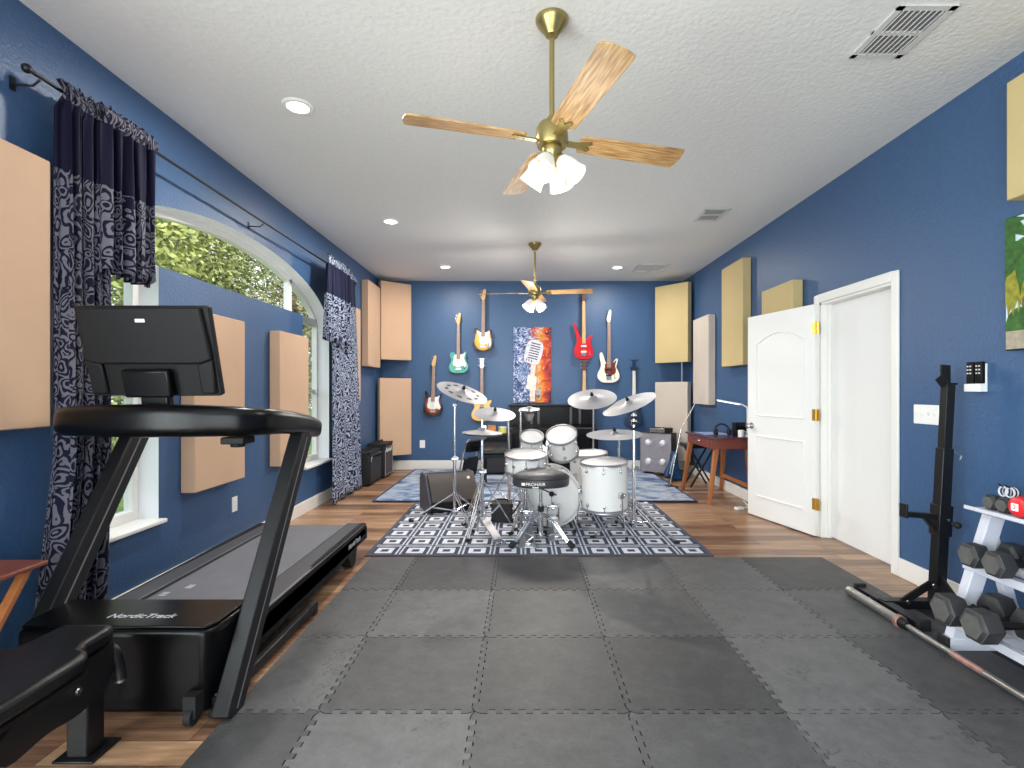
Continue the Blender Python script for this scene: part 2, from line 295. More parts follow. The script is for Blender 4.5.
# ------------------------------------------------------------------ mesh builder
class G:
    def __init__(s): s.v = []; s.f = []; s.mi = []; s.cur = 0
    def add(s, vs, fs):
        o = len(s.v); s.v += [V(p) for p in vs]; s.f += [tuple(i+o for i in f) for f in fs]; s.mi += [s.cur]*len(fs); return s
    def box(s, c, d, rot=None, tap=1.0):
        c = V(c); h = V(d)/2; vs = []
        for x, y, z in ((-1,-1,-1),(1,-1,-1),(1,1,-1),(-1,1,-1),(-1,-1,1),(1,-1,1),(1,1,1),(-1,1,1)):
            k = tap if z > 0 else 1
            p = V((x*h.x*k, y*h.y*k, z*h.z))
            if rot is not None: p = rot @ p
            vs.append(c+p)
        return s.add(vs, [(0,3,2,1),(4,5,6,7),(0,1,5,4),(1,2,6,5),(2,3,7,6),(3,0,4,7)])
    def bx(s, x0, x1, y0, y1, z0, z1): return s.box(((x0+x1)/2, (y0+y1)/2, (z0+z1)/2), (x1-x0, y1-y0, z1-z0))
    def beam(s, a, b, w, h, up=(0,0,1), w2=None, h2=None):
        a, b = V(a), V(b); d = (b-a).normalized(); up = V(up)
        if abs(d.dot(up)) > .98: up = V((0,1,0)) if abs(d.y) < .9 else V((1,0,0))
        x = d.cross(up).normalized(); y = x.cross(d).normalized(); vs = []
        for p, ww, hh in ((a, w, h), (b, w2 or w, h2 or h)):
            for i, j in ((-1,-1),(1,-1),(1,1),(-1,1)): vs.append(p + x*i*ww/2 + y*j*hh/2)
        return s.add(vs, [(0,1,2,3),(7,6,5,4),(0,4,5,1),(1,5,6,2),(2,6,7,3),(3,7,4,0)])
    def cyl(s, a, b, r, r2=None, n=16):
        a, b = V(a), V(b); r2 = r if r2 is None else r2; d = (b-a).normalized()
        x = d.orthogonal().normalized(); y = d.cross(x); vs = []
        for p, q in ((a, r), (b, r2)):
            for i in range(n): t = 2*pi*i/n; vs.append(p + x*cos(t)*q + y*sin(t)*q)
        fs = [(i, (i+1) % n, n+(i+1) % n, n+i) for i in range(n)] + [tuple(range(n))[::-1], tuple(range(n, 2*n))]
        return s.add(vs, fs)
    def sweep(s, pts, sec, up=(0,0,1), scale=None, closed=False, cap=True):
        pts = [V(p) for p in pts]; n = len(pts); k = len(sec); vs = []; up = V(up)
        for i, p in enumerate(pts):
            a = pts[i-1] if (i or closed) else pts[0]; b = pts[(i+1) % n] if (i < n-1 or closed) else pts[-1]
            d = (b-a).normalized(); x = d.cross(up)
            x = x.normalized() if x.length > 1e-4 else d.orthogonal().normalized(); y = x.cross(d)
            q = 1 if scale is None else scale[i]
            vs += [p + x*u*q + y*w*q for u, w in sec]
        fs = []
        for i in range(n if closed else n-1):
            for j in range(k):
                a, b = i*k+j, i*k+(j+1) % k; c, d2 = ((i+1) % n)*k+(j+1) % k, ((i+1) % n)*k+j
                fs.append((a, b, c, d2))
        if cap and not closed: fs += [tuple(range(k))[::-1], tuple(range((n-1)*k, n*k))]
        return s.add(vs, fs)
    def tube(s, pts, r, n=8, up=(0,0,1), smooth=0, closed=False):
        if smooth: pts = spline(pts, smooth, closed)
        return s.sweep(pts, [(cos(2*pi*i/n)*r, sin(2*pi*i/n)*r) for i in range(n)], up, closed=closed)
    def lathe(s, prof, n=24, mtx=None, cap=True):
        vs = []; k = len(prof)
        for i in range(n):
            t = 2*pi*i/n
            for r, z in prof:
                p = V((cos(t)*r, sin(t)*r, z)); vs.append(mtx @ p if mtx else p)
        fs = []
        for i in range(n):
            for j in range(k-1): a = i*k+j; b = ((i+1) % n)*k+j; fs.append((a, b, b+1, a+1))
        if cap:
            if prof[0][0] > 1e-5: fs.append(tuple(i*k for i in range(n))[::-1])
            if prof[-1][0] > 1e-5: fs.append(tuple(i*k+k-1 for i in range(n)))
        return s.add(vs, fs)
    def prism(s, poly, a, b, axis='z', mtx=None):
        n = len(poly); vs = []
        for t in (a, b):
            for u, w in poly:
                p = V((u, w, t)) if axis == 'z' else (V((u, t, w)) if axis == 'y' else V((t, u, w)))
                vs.append(mtx @ p if mtx else p)
        fs = [tuple(range(n))[::-1], tuple(range(n, 2*n))] + [(i, (i+1) % n, n+(i+1) % n, n+i) for i in range(n)]
        return s.add(vs, fs)
    def ball(s, c, r, n=12, sc=(1,1,1)):
        c = V(c); prof = [(max(0, sin(pi*i/8))*r, -cos(pi*i/8)*r) for i in range(9)]
        return s.lathe(prof, n, Matrix.Translation(c) @ Matrix.Diagonal((*sc, 1)), cap=False)
    def build(s, name, m, parent=None, org=(0,0,0), bev=0, seg=2, sub=0, solid=0, flat=False, uv=None, kind=None):
        me = bpy.data.meshes.new(name); o3 = V(org)
        me.from_pydata([tuple(p-o3) for p in s.v], [], s.f); me.validate()
        ms = m if isinstance(m, (list, tuple)) else [m]
        for q in ms: me.materials.append(q)
        if len(ms) > 1 and len(me.polygons) == len(s.mi): me.polygons.foreach_set('material_index', s.mi)
        import bmesh
        bm = bmesh.new(); bm.from_mesh(me); bmesh.ops.remove_doubles(bm, verts=bm.verts, dist=1e-6)
        if not uv and not flat: bmesh.ops.recalc_face_normals(bm, faces=bm.faces)
        bm.to_mesh(me); bm.free()
        if not flat:
            me.polygons.foreach_set('use_smooth', [True]*len(me.polygons))
            me.set_sharp_from_angle(angle=rad(38))
        if uv:
            lay = me.uv_layers.new(name='cloth')
            key = {tuple(round(x, 5) for x in (p-o3)): q for p, q in zip(s.v, uv)}
            for lp in me.loops:
                c = tuple(round(x, 5) for x in me.vertices[lp.vertex_index].co); lay.data[lp.index].uv = key.get(c, (0, 0))
        o = bpy.data.objects.new(name, me); COL.objects.link(o)
        if parent is not None: o.parent = parent
        else: o.location = o3
        if solid: q = o.modifiers.new('solid', 'SOLIDIFY'); q.thickness = solid; q.offset = 0
        if bev: q = o.modifiers.new('bevel', 'BEVEL'); q.width = bev; q.segments = seg; q.limit_method = 'ANGLE'; q.angle_limit = rad(40)
        if sub: q = o.modifiers.new('sub', 'SUBSURF'); q.levels = sub; q.render_levels = sub
        if kind: o['kind'] = kind
        return o
def spline(pts, k=6, closed=False):
    pts = [V(p) if len(p) == 3 else V((p[0], p[1], 0)) for p in pts]; n = len(pts); out = []
    for i in range(n if closed else n-1):
        p0 = pts[(i-1) % n] if (closed or i) else pts[0]; p1 = pts[i]; p2 = pts[(i+1) % n]; p3 = pts[(i+2) % n] if (closed or i < n-2) else pts[-1]
        for j in range(k):
            t = j/k
            out.append(.5*((2*p1)+(p2-p0)*t+(2*p0-5*p1+4*p2-p3)*t*t+(3*p1-p0-3*p2+p3)*t**3))
    if not closed: out.append(pts[-1])
    return out
def spline2(pts, k=5): return [(p.x, p.y) for p in spline(pts, k, True)]
def tag(o, label, cat, group=None):
    o['label'] = label; o['category'] = cat
    if group: o['group'] = group
    return o
def thing(name, label, cat, loc=(0,0,0), rot=None, group=None):
    o = bpy.data.objects.new(name, None); COL.objects.link(o); o.location = loc; o.empty_display_size = .1
    if isinstance(rot, (int, float)): o.rotation_euler = (0, 0, rot)
    elif rot is not None: o.rotation_mode = 'QUATERNION'; o.rotation_quaternion = rot
    return tag(o, label, cat, group)
def shell(name, loc=(0,0,0)):
    o = bpy.data.objects.new(name, None); COL.objects.link(o); o.location = loc; o['kind'] = 'structure'; return o
def copy_thing(o, loc=None, rot=None, label=None, parent=None):
    c = o.copy(); COL.objects.link(c)
    if parent is not None: c.parent = parent
    if loc is not None: c.location = loc
    if rot is not None: c.rotation_euler = (0, 0, rot)
    if label: c['label'] = label
    for ch in list(o.children): copy_thing(ch, parent=c)
    return c
def text(name, s, size, mtx, m, parent, org=(0,0,0), extrude=.0008, shear=0):
    cu = bpy.data.curves.new(name, 'FONT'); cu.body = s; cu.size = size; cu.extrude = extrude; cu.align_x = 'CENTER'; cu.align_y = 'CENTER'; cu.shear = shear
    t = bpy.data.objects.new(name+' tmp', cu); COL.objects.link(t)
    me = bpy.data.meshes.new_from_object(t); bpy.data.objects.remove(t)
    me.transform(Matrix.Translation(-V(org)) @ mtx); me.materials.clear(); me.materials.append(m); me.name = name
    o = bpy.data.objects.new(name, me); COL.objects.link(o); o.parent = parent; return o
def frame(origin, x, y):
    """4x4 with local x,y axes given"""
    x = V(x).normalized(); y = V(y); z = x.cross(y).normalized(); y = z.cross(x)
    m = Matrix.Identity(4)
    for i, a in enumerate((x, y, z)):
        for j in range(3): m[j][i] = a[j]
    for j in range(3): m[j][3] = origin[j]
    return m
def rrect(w, h, r, n=4):
    out = []
    for cx, cy, a0 in ((w/2-r, h/2-r, 0), (-w/2+r, h/2-r, 90), (-w/2+r, -h/2+r, 180), (w/2-r, -h/2+r, 270)):
        for i in range(n+1): a = rad(a0+90*i/n); out.append((cx+r*cos(a), cy+r*sin(a)))
    return out
def zto(n): return V((0, 0, 1)).rotation_difference(V(n).normalized())
# ================================================================== SETTING
G().bx(XL-.2, XR+.15, YR-.2, YB+.15, -.12, 0).build('floor', M['floor'], kind='structure')
G().bx(XL-.2, XR+.15, YR-.2, YB+.15, H, H+.15).build('ceiling', M['ceiling'], kind='structure')
G().bx(XL-.2, XR+.15, YB, YB+.15, 0, H).build('wall_back', M['wall'], kind='structure')
D0, D1, DH = 3.60, 4.48, 2.045            # doorway in the right wall
g = G(); g.bx(XR, XR+.15, YR, D0, 0, H); g.bx(XR, XR+.15, D1, YB, 0, H); g.bx(XR, XR+.15, D0, D1, DH, H)
g.build('wall_right', M['wall'], kind='structure')
# rear wall (behind the photographer) with an unseen glazed opening, added to let light in
RX0, RX1, RZ1 = -2.1, 1.3, 2.45
SY0, SY1 = -1.9, .9                       # unseen side opening beside the photographer, added for its light
g = G(); g.bx(XL-.2, RX0, YR-.2, YR, 0, H); g.bx(RX1, XR+.15, YR-.2, YR, 0, H); g.bx(RX0, RX1, YR-.2, YR, RZ1, H)
g.build('wall_rear', M['wall'], kind='structure')
w = shell('window_added_rear', (0, YR, 0))  # added window, out of view, for the fill from behind
g = G()
for x in (RX0+.03, (RX0*2+RX1)/3, (RX0+RX1*2)/3, RX1-.03): g.bx(x-.03, x+.03, YR-.13, YR-.07, 0, RZ1)
g.bx(RX0, RX1, YR-.13, YR-.07, RZ1-.06, RZ1); g.bx(RX0, RX1, YR-.13, YR-.07, 0, .06)
g.build('window_frame', M['trim'], w, (0, YR, 0)); G().bx(RX0, RX1, YR-.103, YR-.097, .05, RZ1-.05).build('pane', M['glass'], w, (0, YR, 0))

w = shell('window_added_side', (XL, (SY0+SY1)/2, 0)); g = G()  # added window, out of view, to brighten right wall and ceiling
for y in (SY0+.03, (SY0+SY1)/2, SY1-.03): g.bx(XL-.13, XL-.07, y-.03, y+.03, 0, RZ1)
g.bx(XL-.13, XL-.07, SY0, SY1, RZ1-.06, RZ1); g.bx(XL-.13, XL-.07, SY0, SY1, 0, .06)
g.build('window_frame', M['trim'], w, w.location); G().bx(XL-.103, XL-.097, SY0+.03, SY1-.03, .05, RZ1-.05).build('pane', M['glass'], w, w.location)
# left wall with the arched opening and the centre pier
WY0, WY1, WC, WA, WB, WZS, SILL = 2.50, 6.02, 4.26, 1.76, .61, 1.95, .48
P0, P1, PT = 3.20, 5.30, 2.06
def arch(y): return WZS + WB*sqrt(max(0, 1-((y-WC)/WA)**2))
ys = [YR, SY0, SY1, WY0] + [WC - WA*cos(pi*i/40) for i in range(1, 40)] + [P0, P1, WY1, YB]
ys = sorted(set(round(y, 5) for y in ys))
def wallskin(x):
    g = G()
    def q(a, b, za, zb, zc, zd): g.add([(x, a, za), (x, b, zb), (x, b, zc), (x, a, zd)], [(0, 1, 2, 3)])
    for a, b in zip(ys, ys[1:]):
        m_ = (a+b)/2
        if SY0 < m_ < SY1: q(a, b, RZ1, RZ1, H, H)
        elif m_ < WY0 or m_ > WY1: q(a, b, 0, 0, H, H)
        else:
            q(a, b, arch(a), arch(b), H, H); q(a, b, 0, 0, SILL, SILL)
            if P0 < m_ < P1: q(a, b, SILL, SILL, PT, PT)
    return g
g = wallskin(XL)
g2 = wallskin(XL-.2); g.add(g2.v, g2.f)
# end caps so that the wall reads as a solid
for y in (YR, YB): g.add([(XL, y, 0), (XL-.2, y, 0), (XL-.2, y, H), (XL, y, H)], [(0, 1, 2, 3)])
g.build('wall_left', M['wall'], flat=True, kind='structure')
g = G(); xa, xb = XL, XL-.2
def strip(p): 
    for (a, za), (b, zb) in zip(p, p[1:]): g.add([(xa, a, za), (xa, b, zb), (xb, b, zb), (xb, a, za)], [(0, 1, 2, 3)])
strip([(y, arch(y)) for y in ys if WY0 <= y <= WY1])
strip([(WY0, SILL), (WY0, WZS)]); strip([(WY1, SILL), (WY1, WZS)])
strip([(P0, SILL), (P0, PT), (P1, PT), (P1, SILL)]); strip([(WY0, SILL), (P0, SILL)]); strip([(P1, SILL), (WY1, SILL)])
strip([(SY0, 0), (SY0, RZ1), (SY1, RZ1), (SY1, 0)])
g.build('trim_1', M['reveal'], flat=True, kind='structure')
FX = XL-.155
def winframe(name, y0, y1):
    w = shell(name, (FX, (y0+y1)/2, SILL)); o = w.location
    g = G()
    for y in (y0+.0225, y1-.0225): g.bx(FX-.03, FX+.03, y-.0225, y+.0225, SILL, PT)
    for z, t in ((SILL+.03, .06), (1.27, .045), (PT-.02, .05)): g.bx(FX-.03, FX+.032, y0, y1, z-t/2, z+t/2)
    g.build('window_frame', M['trim'], w, o, bev=.003)
    G().bx(FX-.004, FX+.002, y0+.03, y1-.03, SILL+.04, PT-.04).build('pane', M['glass'], w, o)
    G().bx(FX+.03, FX+.06, y1-.11, y1-.06, 1.25, 1.285).build('sash_lock', M['trim'], w, o, bev=.004)
    g = G(); g.prism([(y0-.0, -.025), (y1+.02, -.025), (y1+.02, 0), (y0-.0, 0)], XL-.15, XL+.045, 'x', Matrix.Translation((0, 0, SILL+.001)))
    g.build('window_sill', M['trim'], w, o, bev=.006)
winframe('window_1', WY0, P0); winframe('window_3', P1, WY1)
w = shell('window_2', (FX, WC, PT)); o = w.location
g = G(); pts = [(y, arch(y)) for y in ys if WY0 <= y <= WY1 and arch(y) >= PT-.05]
for (a, za), (b, zb) in zip(pts, pts[1:]):
    dn = .05
    for p, q in (((a, za), (b, zb)),):
        g.add([(FX+.03, a, za), (FX+.03, b, zb), (FX+.03, b, zb-dn), (FX+.03, a, za-dn), (FX-.03, a, za), (FX-.03, b, zb), (FX-.03, b, zb-dn), (FX-.03, a, za-dn)],
              [(0,1,2,3), (7,6,5,4), (3,2,6,7), (0,4,5,1)])
g.bx(FX-.03, FX+.03, WY0+.05, WY1-.05, PT-.01, PT+.04)
for y in (P0, P1): g.bx(FX-.03, FX+.03, y-.028, y+.028, PT, arch(y)-.02)
g.build('window_frame', M['trim'], w, o)
g = G(); ly = [y for y in ys if WY0+.12 <= y <= WY1-.12]
for a, b in zip(ly, ly[1:]): g.add([(FX, a, PT+.02), (FX, b, PT+.02), (FX, b, arch(b)-.03), (FX, a, arch(a)-.03)], [(0, 1, 2, 3)])
g.build('pane', M['glass'], w, o, flat=True)
# baseboards
g = G(); g.bx(XL, XL+.015, YR, SY0, 0, .13); g.bx(XL, XL+.015, SY1, YB, 0, .13); g.build('baseboard_left', M['trim'], bev=.004, kind='structure')
G().bx(XL+.015, XR-.015, YB-.015, YB, 0, .15).build('baseboard_back', M['trim'], bev=.004, kind='structure')
g = G(); g.bx(XR-.015, XR, YR, D0-.07, 0, .13); g.bx(XR-.015, XR, D1+.07, YB, 0, .13); g.build('baseboard_right', M['trim'], bev=.004, kind='structure')
# door casing and jamb
g = G(); g.bx(XR-.018, XR, D0-.07, D0, 0, DH+.07); g.bx(XR-.018, XR, D1, D1+.07, 0, DH+.07); g.bx(XR-.018, XR, D0, D1, DH, DH+.07)
g.build('trim_2', M['trim'], bev=.006, kind='structure')
g = G(); g.bx(XR-.002, XR+.15, D0, D0+.018, 0, DH); g.bx(XR-.002, XR+.15, D1-.018, D1, 0, DH); g.bx(XR-.002, XR+.15, D0, D1, DH-.018, DH)
g.bx(XR+.05, XR+.08, D0+.018, D0+.035, 0, DH-.018); g.bx(XR+.05, XR+.08, D1-.035, D1-.018, 0, DH-.018)
g.build('trim_3', M['trim'], kind='structure')
w = shell('door_2', (XR+.1, (D0+D1)/2, 0)); o = w.location
G().bx(XR+.082, XR+.12, D0+.02, D1-.02, .012, DH-.02).build('slab', M['door'], w, o)
G().bx(XR+.045, XR+.049, D0+.012, D0+.022, .93, 1.0).build('strike_plate', M['steel'], w, o)
# open door leaf
hx, hy = XR-.022, D1-.01
dx, dy = 2.367-hx, 5.316-hy; ang = math.atan2(dy, dx); LW = .868
w = shell('door_1', (hx, hy, 0)); w.rotation_euler = (0, 0, ang)
G().bx(0, LW, -.0, .035, .012, 2.035).build('slab', M['door'], w, bev=.002)
def molding(poly):
    g = G(); p = [(x, .037, z) for x, z in poly]; g.sweep(p, [(-.013, -.006), (.013, -.006), (.007, .009), (-.007, .009)], up=(0, 1, 0), closed=True); return g
px0, px1 = .13, LW-.13
top = [(px0, 1.03), (px1, 1.03)] + [(px1 - (px1-px0)*t, 1.74 + .1*sin(pi*t)**1.0*(1 if 0 < t < 1 else 0)) for t in [i/16 for i in range(17)]]
molding(top).build('panel_molding', M['door'], w); molding([(px0, .22), (px1, .22), (px1, .82), (px0, .82)]).build('panel_molding', M['door'], w)
g = G(); q = Matrix.Translation((LW-.065, .035, .92)) @ Matrix.Rotation(-pi/2, 4, 'X')
g.lathe([(.033, 0), (.033, .008), (.012, .012), (.012, .035), (.027, .045), (.03, .058), (.02, .07), (0, .073)], 20, q); g.build('door_knob', M['chrome'], w)
for z in (.29, 1.067, 1.825):
    g = G(); g.bx(-.006, .03, .033, .038, z-.05, z+.05); g.cyl((-.012, .036, z-.052), (-.012, .036, z+.052), .008, n=10); g.bx(-.045, -.012, .03, .037, z-.05, z+.05); g.build('hinge', M['gold'], w)

# ------------------------------------------------------------------ outdoors
G().bx(-40, XL-.2, -15, 45, -.5, -.35).build('ground_outside', M['grass'], kind='structure')
def tree(x, y, rr, hh, lm, nl, label, seed):
    R = random.Random(seed); t = thing('garden_tree', label, 'tree', (x, y, -.35), None, 'trees outside the arched window'); o = t.location
    g = G(); g.tube([(x, y, -.4), (x+.1, y-.05, hh*.3), (x-.05, y+.08, hh*.6), (x, y, hh*.85)], .1, 8, up=(0, 1, 0), smooth=4)
    for i in range(6):
        a = R.random()*6.28; z = hh*(.3+.08*i); g.tube([(x, y, z), (x+cos(a)*rr*.4, y+sin(a)*rr*.4, z+.4), (x+cos(a)*rr*.8, y+sin(a)*rr*.8, z+.9)], .035, 6, up=(0, 0, 1))
    g.build('trunk', M['bark'], t, o)
    g = G(); cl = [(V((R.gauss(0, .45)*rr, R.gauss(0, .45)*rr, hh*R.uniform(.08, .92))), R.uniform(.3, .6)*rr) for _ in range(40)]
    for i in range(nl):
        c, r = cl[R.randrange(len(cl))]; d = V((R.gauss(0, 1), R.gauss(0, 1), R.gauss(0, 1))).normalized(); p = V((x, y, 0))+c+d*r*R.uniform(.55, 1.05)
        a = V((R.gauss(0, 1), R.gauss(0, 1), R.gauss(0, .6))).normalized(); b = a.cross(d+V((.2, .1, .3))).normalized(); s = R.uniform(.03, .072)
        g.add([p-a*s, p+b*s*.55, p+a*s*1.1, p-b*s*.55], [(0, 1, 2, 3)])
    g.build('foliage', lm, t, o, flat=True)
tr = [(-6.2, 6.2, 1.5, 5.2, 'leaf2', 'yellow-green tree seen through the left side window behind the near curtain'),
      (-7.4, 8.6, 1.8, 5.9, 'leaf', 'olive tree outside at the left end of the arched window'),
      (-7.0, 11.2, 1.8, 5.8, 'leaf', 'bushy olive tree outside under the top of the arch'),
      (-7.8, 13.6, 1.9, 6.0, 'leaf3', 'greyish green tree with bare twigs outside right of the arch middle'),
      (-7.2, 16.2, 1.9, 6.0, 'leaf3', 'dry grey-green tree outside at the right end of the arched window'),
      (-6.8, 19.2, 2.0, 6.0, 'leaf', 'olive tree outside seen through the narrow side window by the far curtain'),
      (-10.5, 10.5, 2.6, 7.6, 'leaf', 'taller dark tree standing behind the other trees outside the arch, left one'),
      (-11, 16, 2.8, 7.8, 'leaf2', 'taller yellow-green tree standing behind the other trees outside the arch, right one')]
for i, a in enumerate(tr): tree(*a[:4], M[a[4]], 14000 if i < 6 else 9000, a[5], 40+i)

# ================================================================== CEILING FIXTURES
def downlight(x, y, label):
    t = thing('recessed_light', label, 'ceiling light', (x, y, H), None, 'recessed ceiling lights'); m = Matrix.Translation((0, 0, -.001))
    G().lathe([(.062, 0), (.095, 0), (.095, -.004), (.085, -.012), (.066, -.012), (.062, -.004)], 32, m, cap=False).build('trim_ring', M['white'], t)
    G().lathe([(0, -.006), (.064, -.006), (.064, -.003), (0, -.003)], 32, m, cap=False).build('lens', M['canglow'], t)
    l = bpy.data.lights.new('downlight glow', 'AREA'); l.shape = 'DISK'; l.size = .12; l.energy = 26; l.color = (1, .95, .88)
    lo = bpy.data.objects.new('downlight glow', l); COL.objects.link(lo); lo.location = (x, y, H-.03)
downlight(-1.39, 3.17, 'round white recessed light lit in the ceiling nearest, above the treadmill')
downlight(-1.37, 5.33, 'lit recessed light second along the left row, above the far curtain')
downlight(-1.10, 7.30, 'small lit recessed light at the far left of the ceiling near the back wall')
downlight(1.36, 7.33, 'small lit recessed light at the far right, beside the closed ceiling vent')

def fan(x, y, a0, zb, label, er, up):
    t = thing('ceiling_fan', label, 'ceiling fan', (x, y, H), None, 'brass ceiling fans'); T = Matrix.Translation
    G().lathe([(.012, -.082), (.03, -.08), (.036, -.07), (.07, -.028), (.078, -.012), (.078, -.002), (0, -.002)], 32).build('canopy', M['brass'], t)
    dz = zb - H
    G().cyl((0, 0, -.1), (0, 0, dz+.1), .0125, n=14).build('downrod', M['brass'], t)
    G().lathe([(.0, .115), (.02, .11), (.03, .085), (.062, .075), (.075, .05), (.078, .0), (.07, -.03), (0, -.032)], 32, T((0, 0, dz))).build('motor_housing', M['brass'], t)
    k = G(); k.lathe([(0, -.03), (.045, -.032), (.05, -.05), (.042, -.075), (.03, -.095), (.016, -.13), (0, -.135)], 24, T((0, 0, dz))); lk = k.build('light_fitter', M['brass'], t)
    G().cyl((.02, -.03, dz-.1), (.02, -.03, dz-.2), .0015, n=6).build('pull_chain', M['brass'], t)
    for i in range(4):
        a = a0 + i*pi/2; R = Matrix.Rotation(a, 4, 'Z'); P = T((0, 0, dz)) @ R @ Matrix.Rotation(rad(-11), 4, 'X')
        w0, w1 = .058, .072
        out = [(.15, -w0), (.66, -w1), (.68, -w1*.95), (.688, -w1*.6), (.692, 0), (.688, w1*.6), (.68, w1*.95), (.66, w1), (.15, w0), (.135, w0*.6), (.135, -w0*.6)]
        bl = G(); bl.prism(out, -.004, .004); b = bl.build('fan_blade', M['blade'], t, bev=.001)
        b.matrix_local = P
        br = G(); br.prism([(.06, -.018), (.13, -.02), (.19, -.034), (.2, -.02), (.17, 0), (.2, .02), (.19, .034), (.13, .02), (.06, .018)], -.011, -.005)
        for q in ((.18, -.024), (.18, .024), (.14, 0)): br.cyl((q[0], q[1], -.011), (q[0], q[1], -.014), .006, n=8)
        br.build('blade_iron', M['brass'], t).matrix_local = P
        aa = a0 + pi/4 + i*pi/2; S = T((0, 0, dz-.075)) @ Matrix.Rotation(aa, 4, 'Z') @ T((.035, 0, -.01)) @ Matrix.Rotation(rad(-38), 4, 'Y')
        s = G(); s.lathe([(.016, .0), (.024, -.008), (.026, -.02)], 16, S); s.build('shade_socket', M['brass'], t)
        s = G(); s.lathe([(.022, -.015), (.034, -.03), (.048, -.07), (.055, -.11), (.062, -.135), (.059, -.135), (.052, -.11), (.045, -.07), (.03, -.032)], 24, S, cap=False); s.build('glass_shade', M['lampglow'], t)
        s = G(); s.ball(S @ V((0, 0, -.075)), .026); s.build('bulb', M['lampglow'], t)
    l = bpy.data.lights.new('fan lamp', 'SPOT'); l.spot_size = rad(172); l.spot_blend = .35; l.energy = er; l.shadow_soft_size = .15; l.color = (1, .92, .8)
    lo = bpy.data.objects.new('fan lamp', l); COL.objects.link(lo); lo.location = (x, y, zb-.245)
    l = bpy.data.lights.new('fan lamp glow', 'POINT'); l.energy = up; l.shadow_soft_size = .22; l.color = (1, .94, .85)
    lo = bpy.data.objects.new('fan lamp glow', l); COL.objects.link(lo); lo.location = (x, y, zb-.36)
    return t
fan(.14, 2.43, rad(16.5), 2.47, 'large brass ceiling fan with four washed-wood blades hanging nearest, above the grey mats', 18, 12)
fan(.15, 6.15, rad(-9), 2.455, 'smaller-looking brass ceiling fan farther back, hanging in front of the guitar wall', 62, 40)

def register(x0, x1, y0, y1, label, nslat, closed=False):
    t = thing('ceiling_vent', label, 'ceiling vent', ((x0+x1)/2, (y0+y1)/2, H), None, 'ceiling vents'); o = t.location
    g = G(); b = .03
    g.bx(x0, x1, y0, y0+b, H-.012, H-.001); g.bx(x0, x1, y1-b, y1, H-.012, H-.001); g.bx(x0, x0+b, y0, y1, H-.012, H-.001); g.bx(x1-b, x1, y0, y1, H-.012, H-.001)
    if closed: g.bx((x0+x1)/2-.012, (x0+x1)/2+.012, y0, y1, H-.011, H-.001)
    else: g.bx(x0, x1, (y0+y1)/2-.012, (y0+y1)/2+.012, H-.011, H-.001)
    g.build('frame', M['vent'], t, o, bev=.003)
    G().bx(x0+.01, x1-.01, y0+.01, y1-.01, H-.003, H-.001).build('backing', M['vent' if closed else 'ventdark'], t, o)
    if not closed:
        for h0, h1 in ((y0+b, (y0+y1)/2-.012), ((y0+y1)/2+.012, y1-b)):
            for i in range(nslat):
                xx = x0+b+(x1-x0-2*b)*(i+.5)/nslat
                G().beam((xx, h0, H-.009), (xx, h1, H-.009), .004, (x1-x0)/nslat*.62, up=(.75, 0, .65)).build('slat', M['vent'], t, o)
register(1.72, 1.99, 2.33, 2.70, 'big louvred ceiling vent nearest, at the upper right of the ceiling', 8)
register(1.767, 2.02, 4.95, 5.31, 'small louvred ceiling vent in the middle of the right side of the ceiling', 8)
register(1.62, 2.07, 7.13, 7.60, 'flat two-panel ceiling vent by the back wall', 0, True)

# ================================================================== ACOUSTIC PANELS
def panel(c, w, h, d, m, label, ax=0.0, z0=0):
    """upright panel, c = bottom centre of its back face, ax = heading of the outward normal"""
    t = thing('acoustic_panel', label, 'acoustic panel', c, ax, 'fabric acoustic panels')
    G().bx(.006, d, -w/2, w/2, 0, h).build('fabric_cover', M[m], t, bev=.006, seg=2)
    G().bx(0.001, .012, -w/2+.03, w/2-.03, .03, h-.03).build('back_board', M['black'], t)
    return t
PW, PH, PD = .612, 1.22, .104
for y0, z0, lab in ((1.745, 1.115, 'beige panel on the left wall at the photo edge, left of the near curtain'), (3.395, .60, 'beige panel under the arch behind the treadmill console, nearer of two'),
                    (4.588, .597, 'beige panel under the arch beside the far side window, farther of two'), (6.26, 1.14, 'beige panel half hidden behind the far curtain'),
                    (7.21, 1.622, 'tall beige panel high on the left wall right of the far curtain')):
    panel((XL, y0+PW/2, z0), PW, PH, PD, 'panel', lab, 0)
def cpanel(a, b, z0, m, lab):
    a, b = V(a), V(b); d = (b-a).normalized(); n = V((d.y, -d.x)); c = (a+b)/2 - n*PD
    panel((c.x, c.y, z0), (b-a).length, 1.21, PD, m, lab, math.atan2(n.y, n.x))
cpanel((-2.165, 7.835), (-1.77, 8.17), 1.755, 'panel', 'beige panel set across the left back corner under the ceiling, upper one')
cpanel((-2.19, 7.86), (-1.77, 8.17), .26, 'panel', 'beige panel set across the left back corner behind the amplifiers, lower one')
cpanel((2.11, 8.15), (2.49, 7.70), 1.71, 'panel_y', 'straw panel set across the right back corner under the ceiling, upper one')
cpanel((2.11, 8.15), (2.49, 7.72), .2, 'panel_w', 'ivory panel across the right back corner behind the grey speaker cabinet, lower one')
for y0, z0, m, lab, w, h in ((6.889, 1.085, 'panel_w', 'ivory panel on the right wall above the desk lamp', PW, PH), (5.817, 1.572, 'panel_y', 'straw panel highest on the right wall left of the open door', PW, PH),
                       (4.741, 1.09, 'panel_y', 'straw panel peeping above the open white door', PW, PH), (1.427, 2.262, 'panel_y', 'straw panel on the right wall cut by the photo edge, above the palm picture', 1.22, .61)):
    panel((XR, y0+w/2, z0), w, h, PD, m, lab, pi)

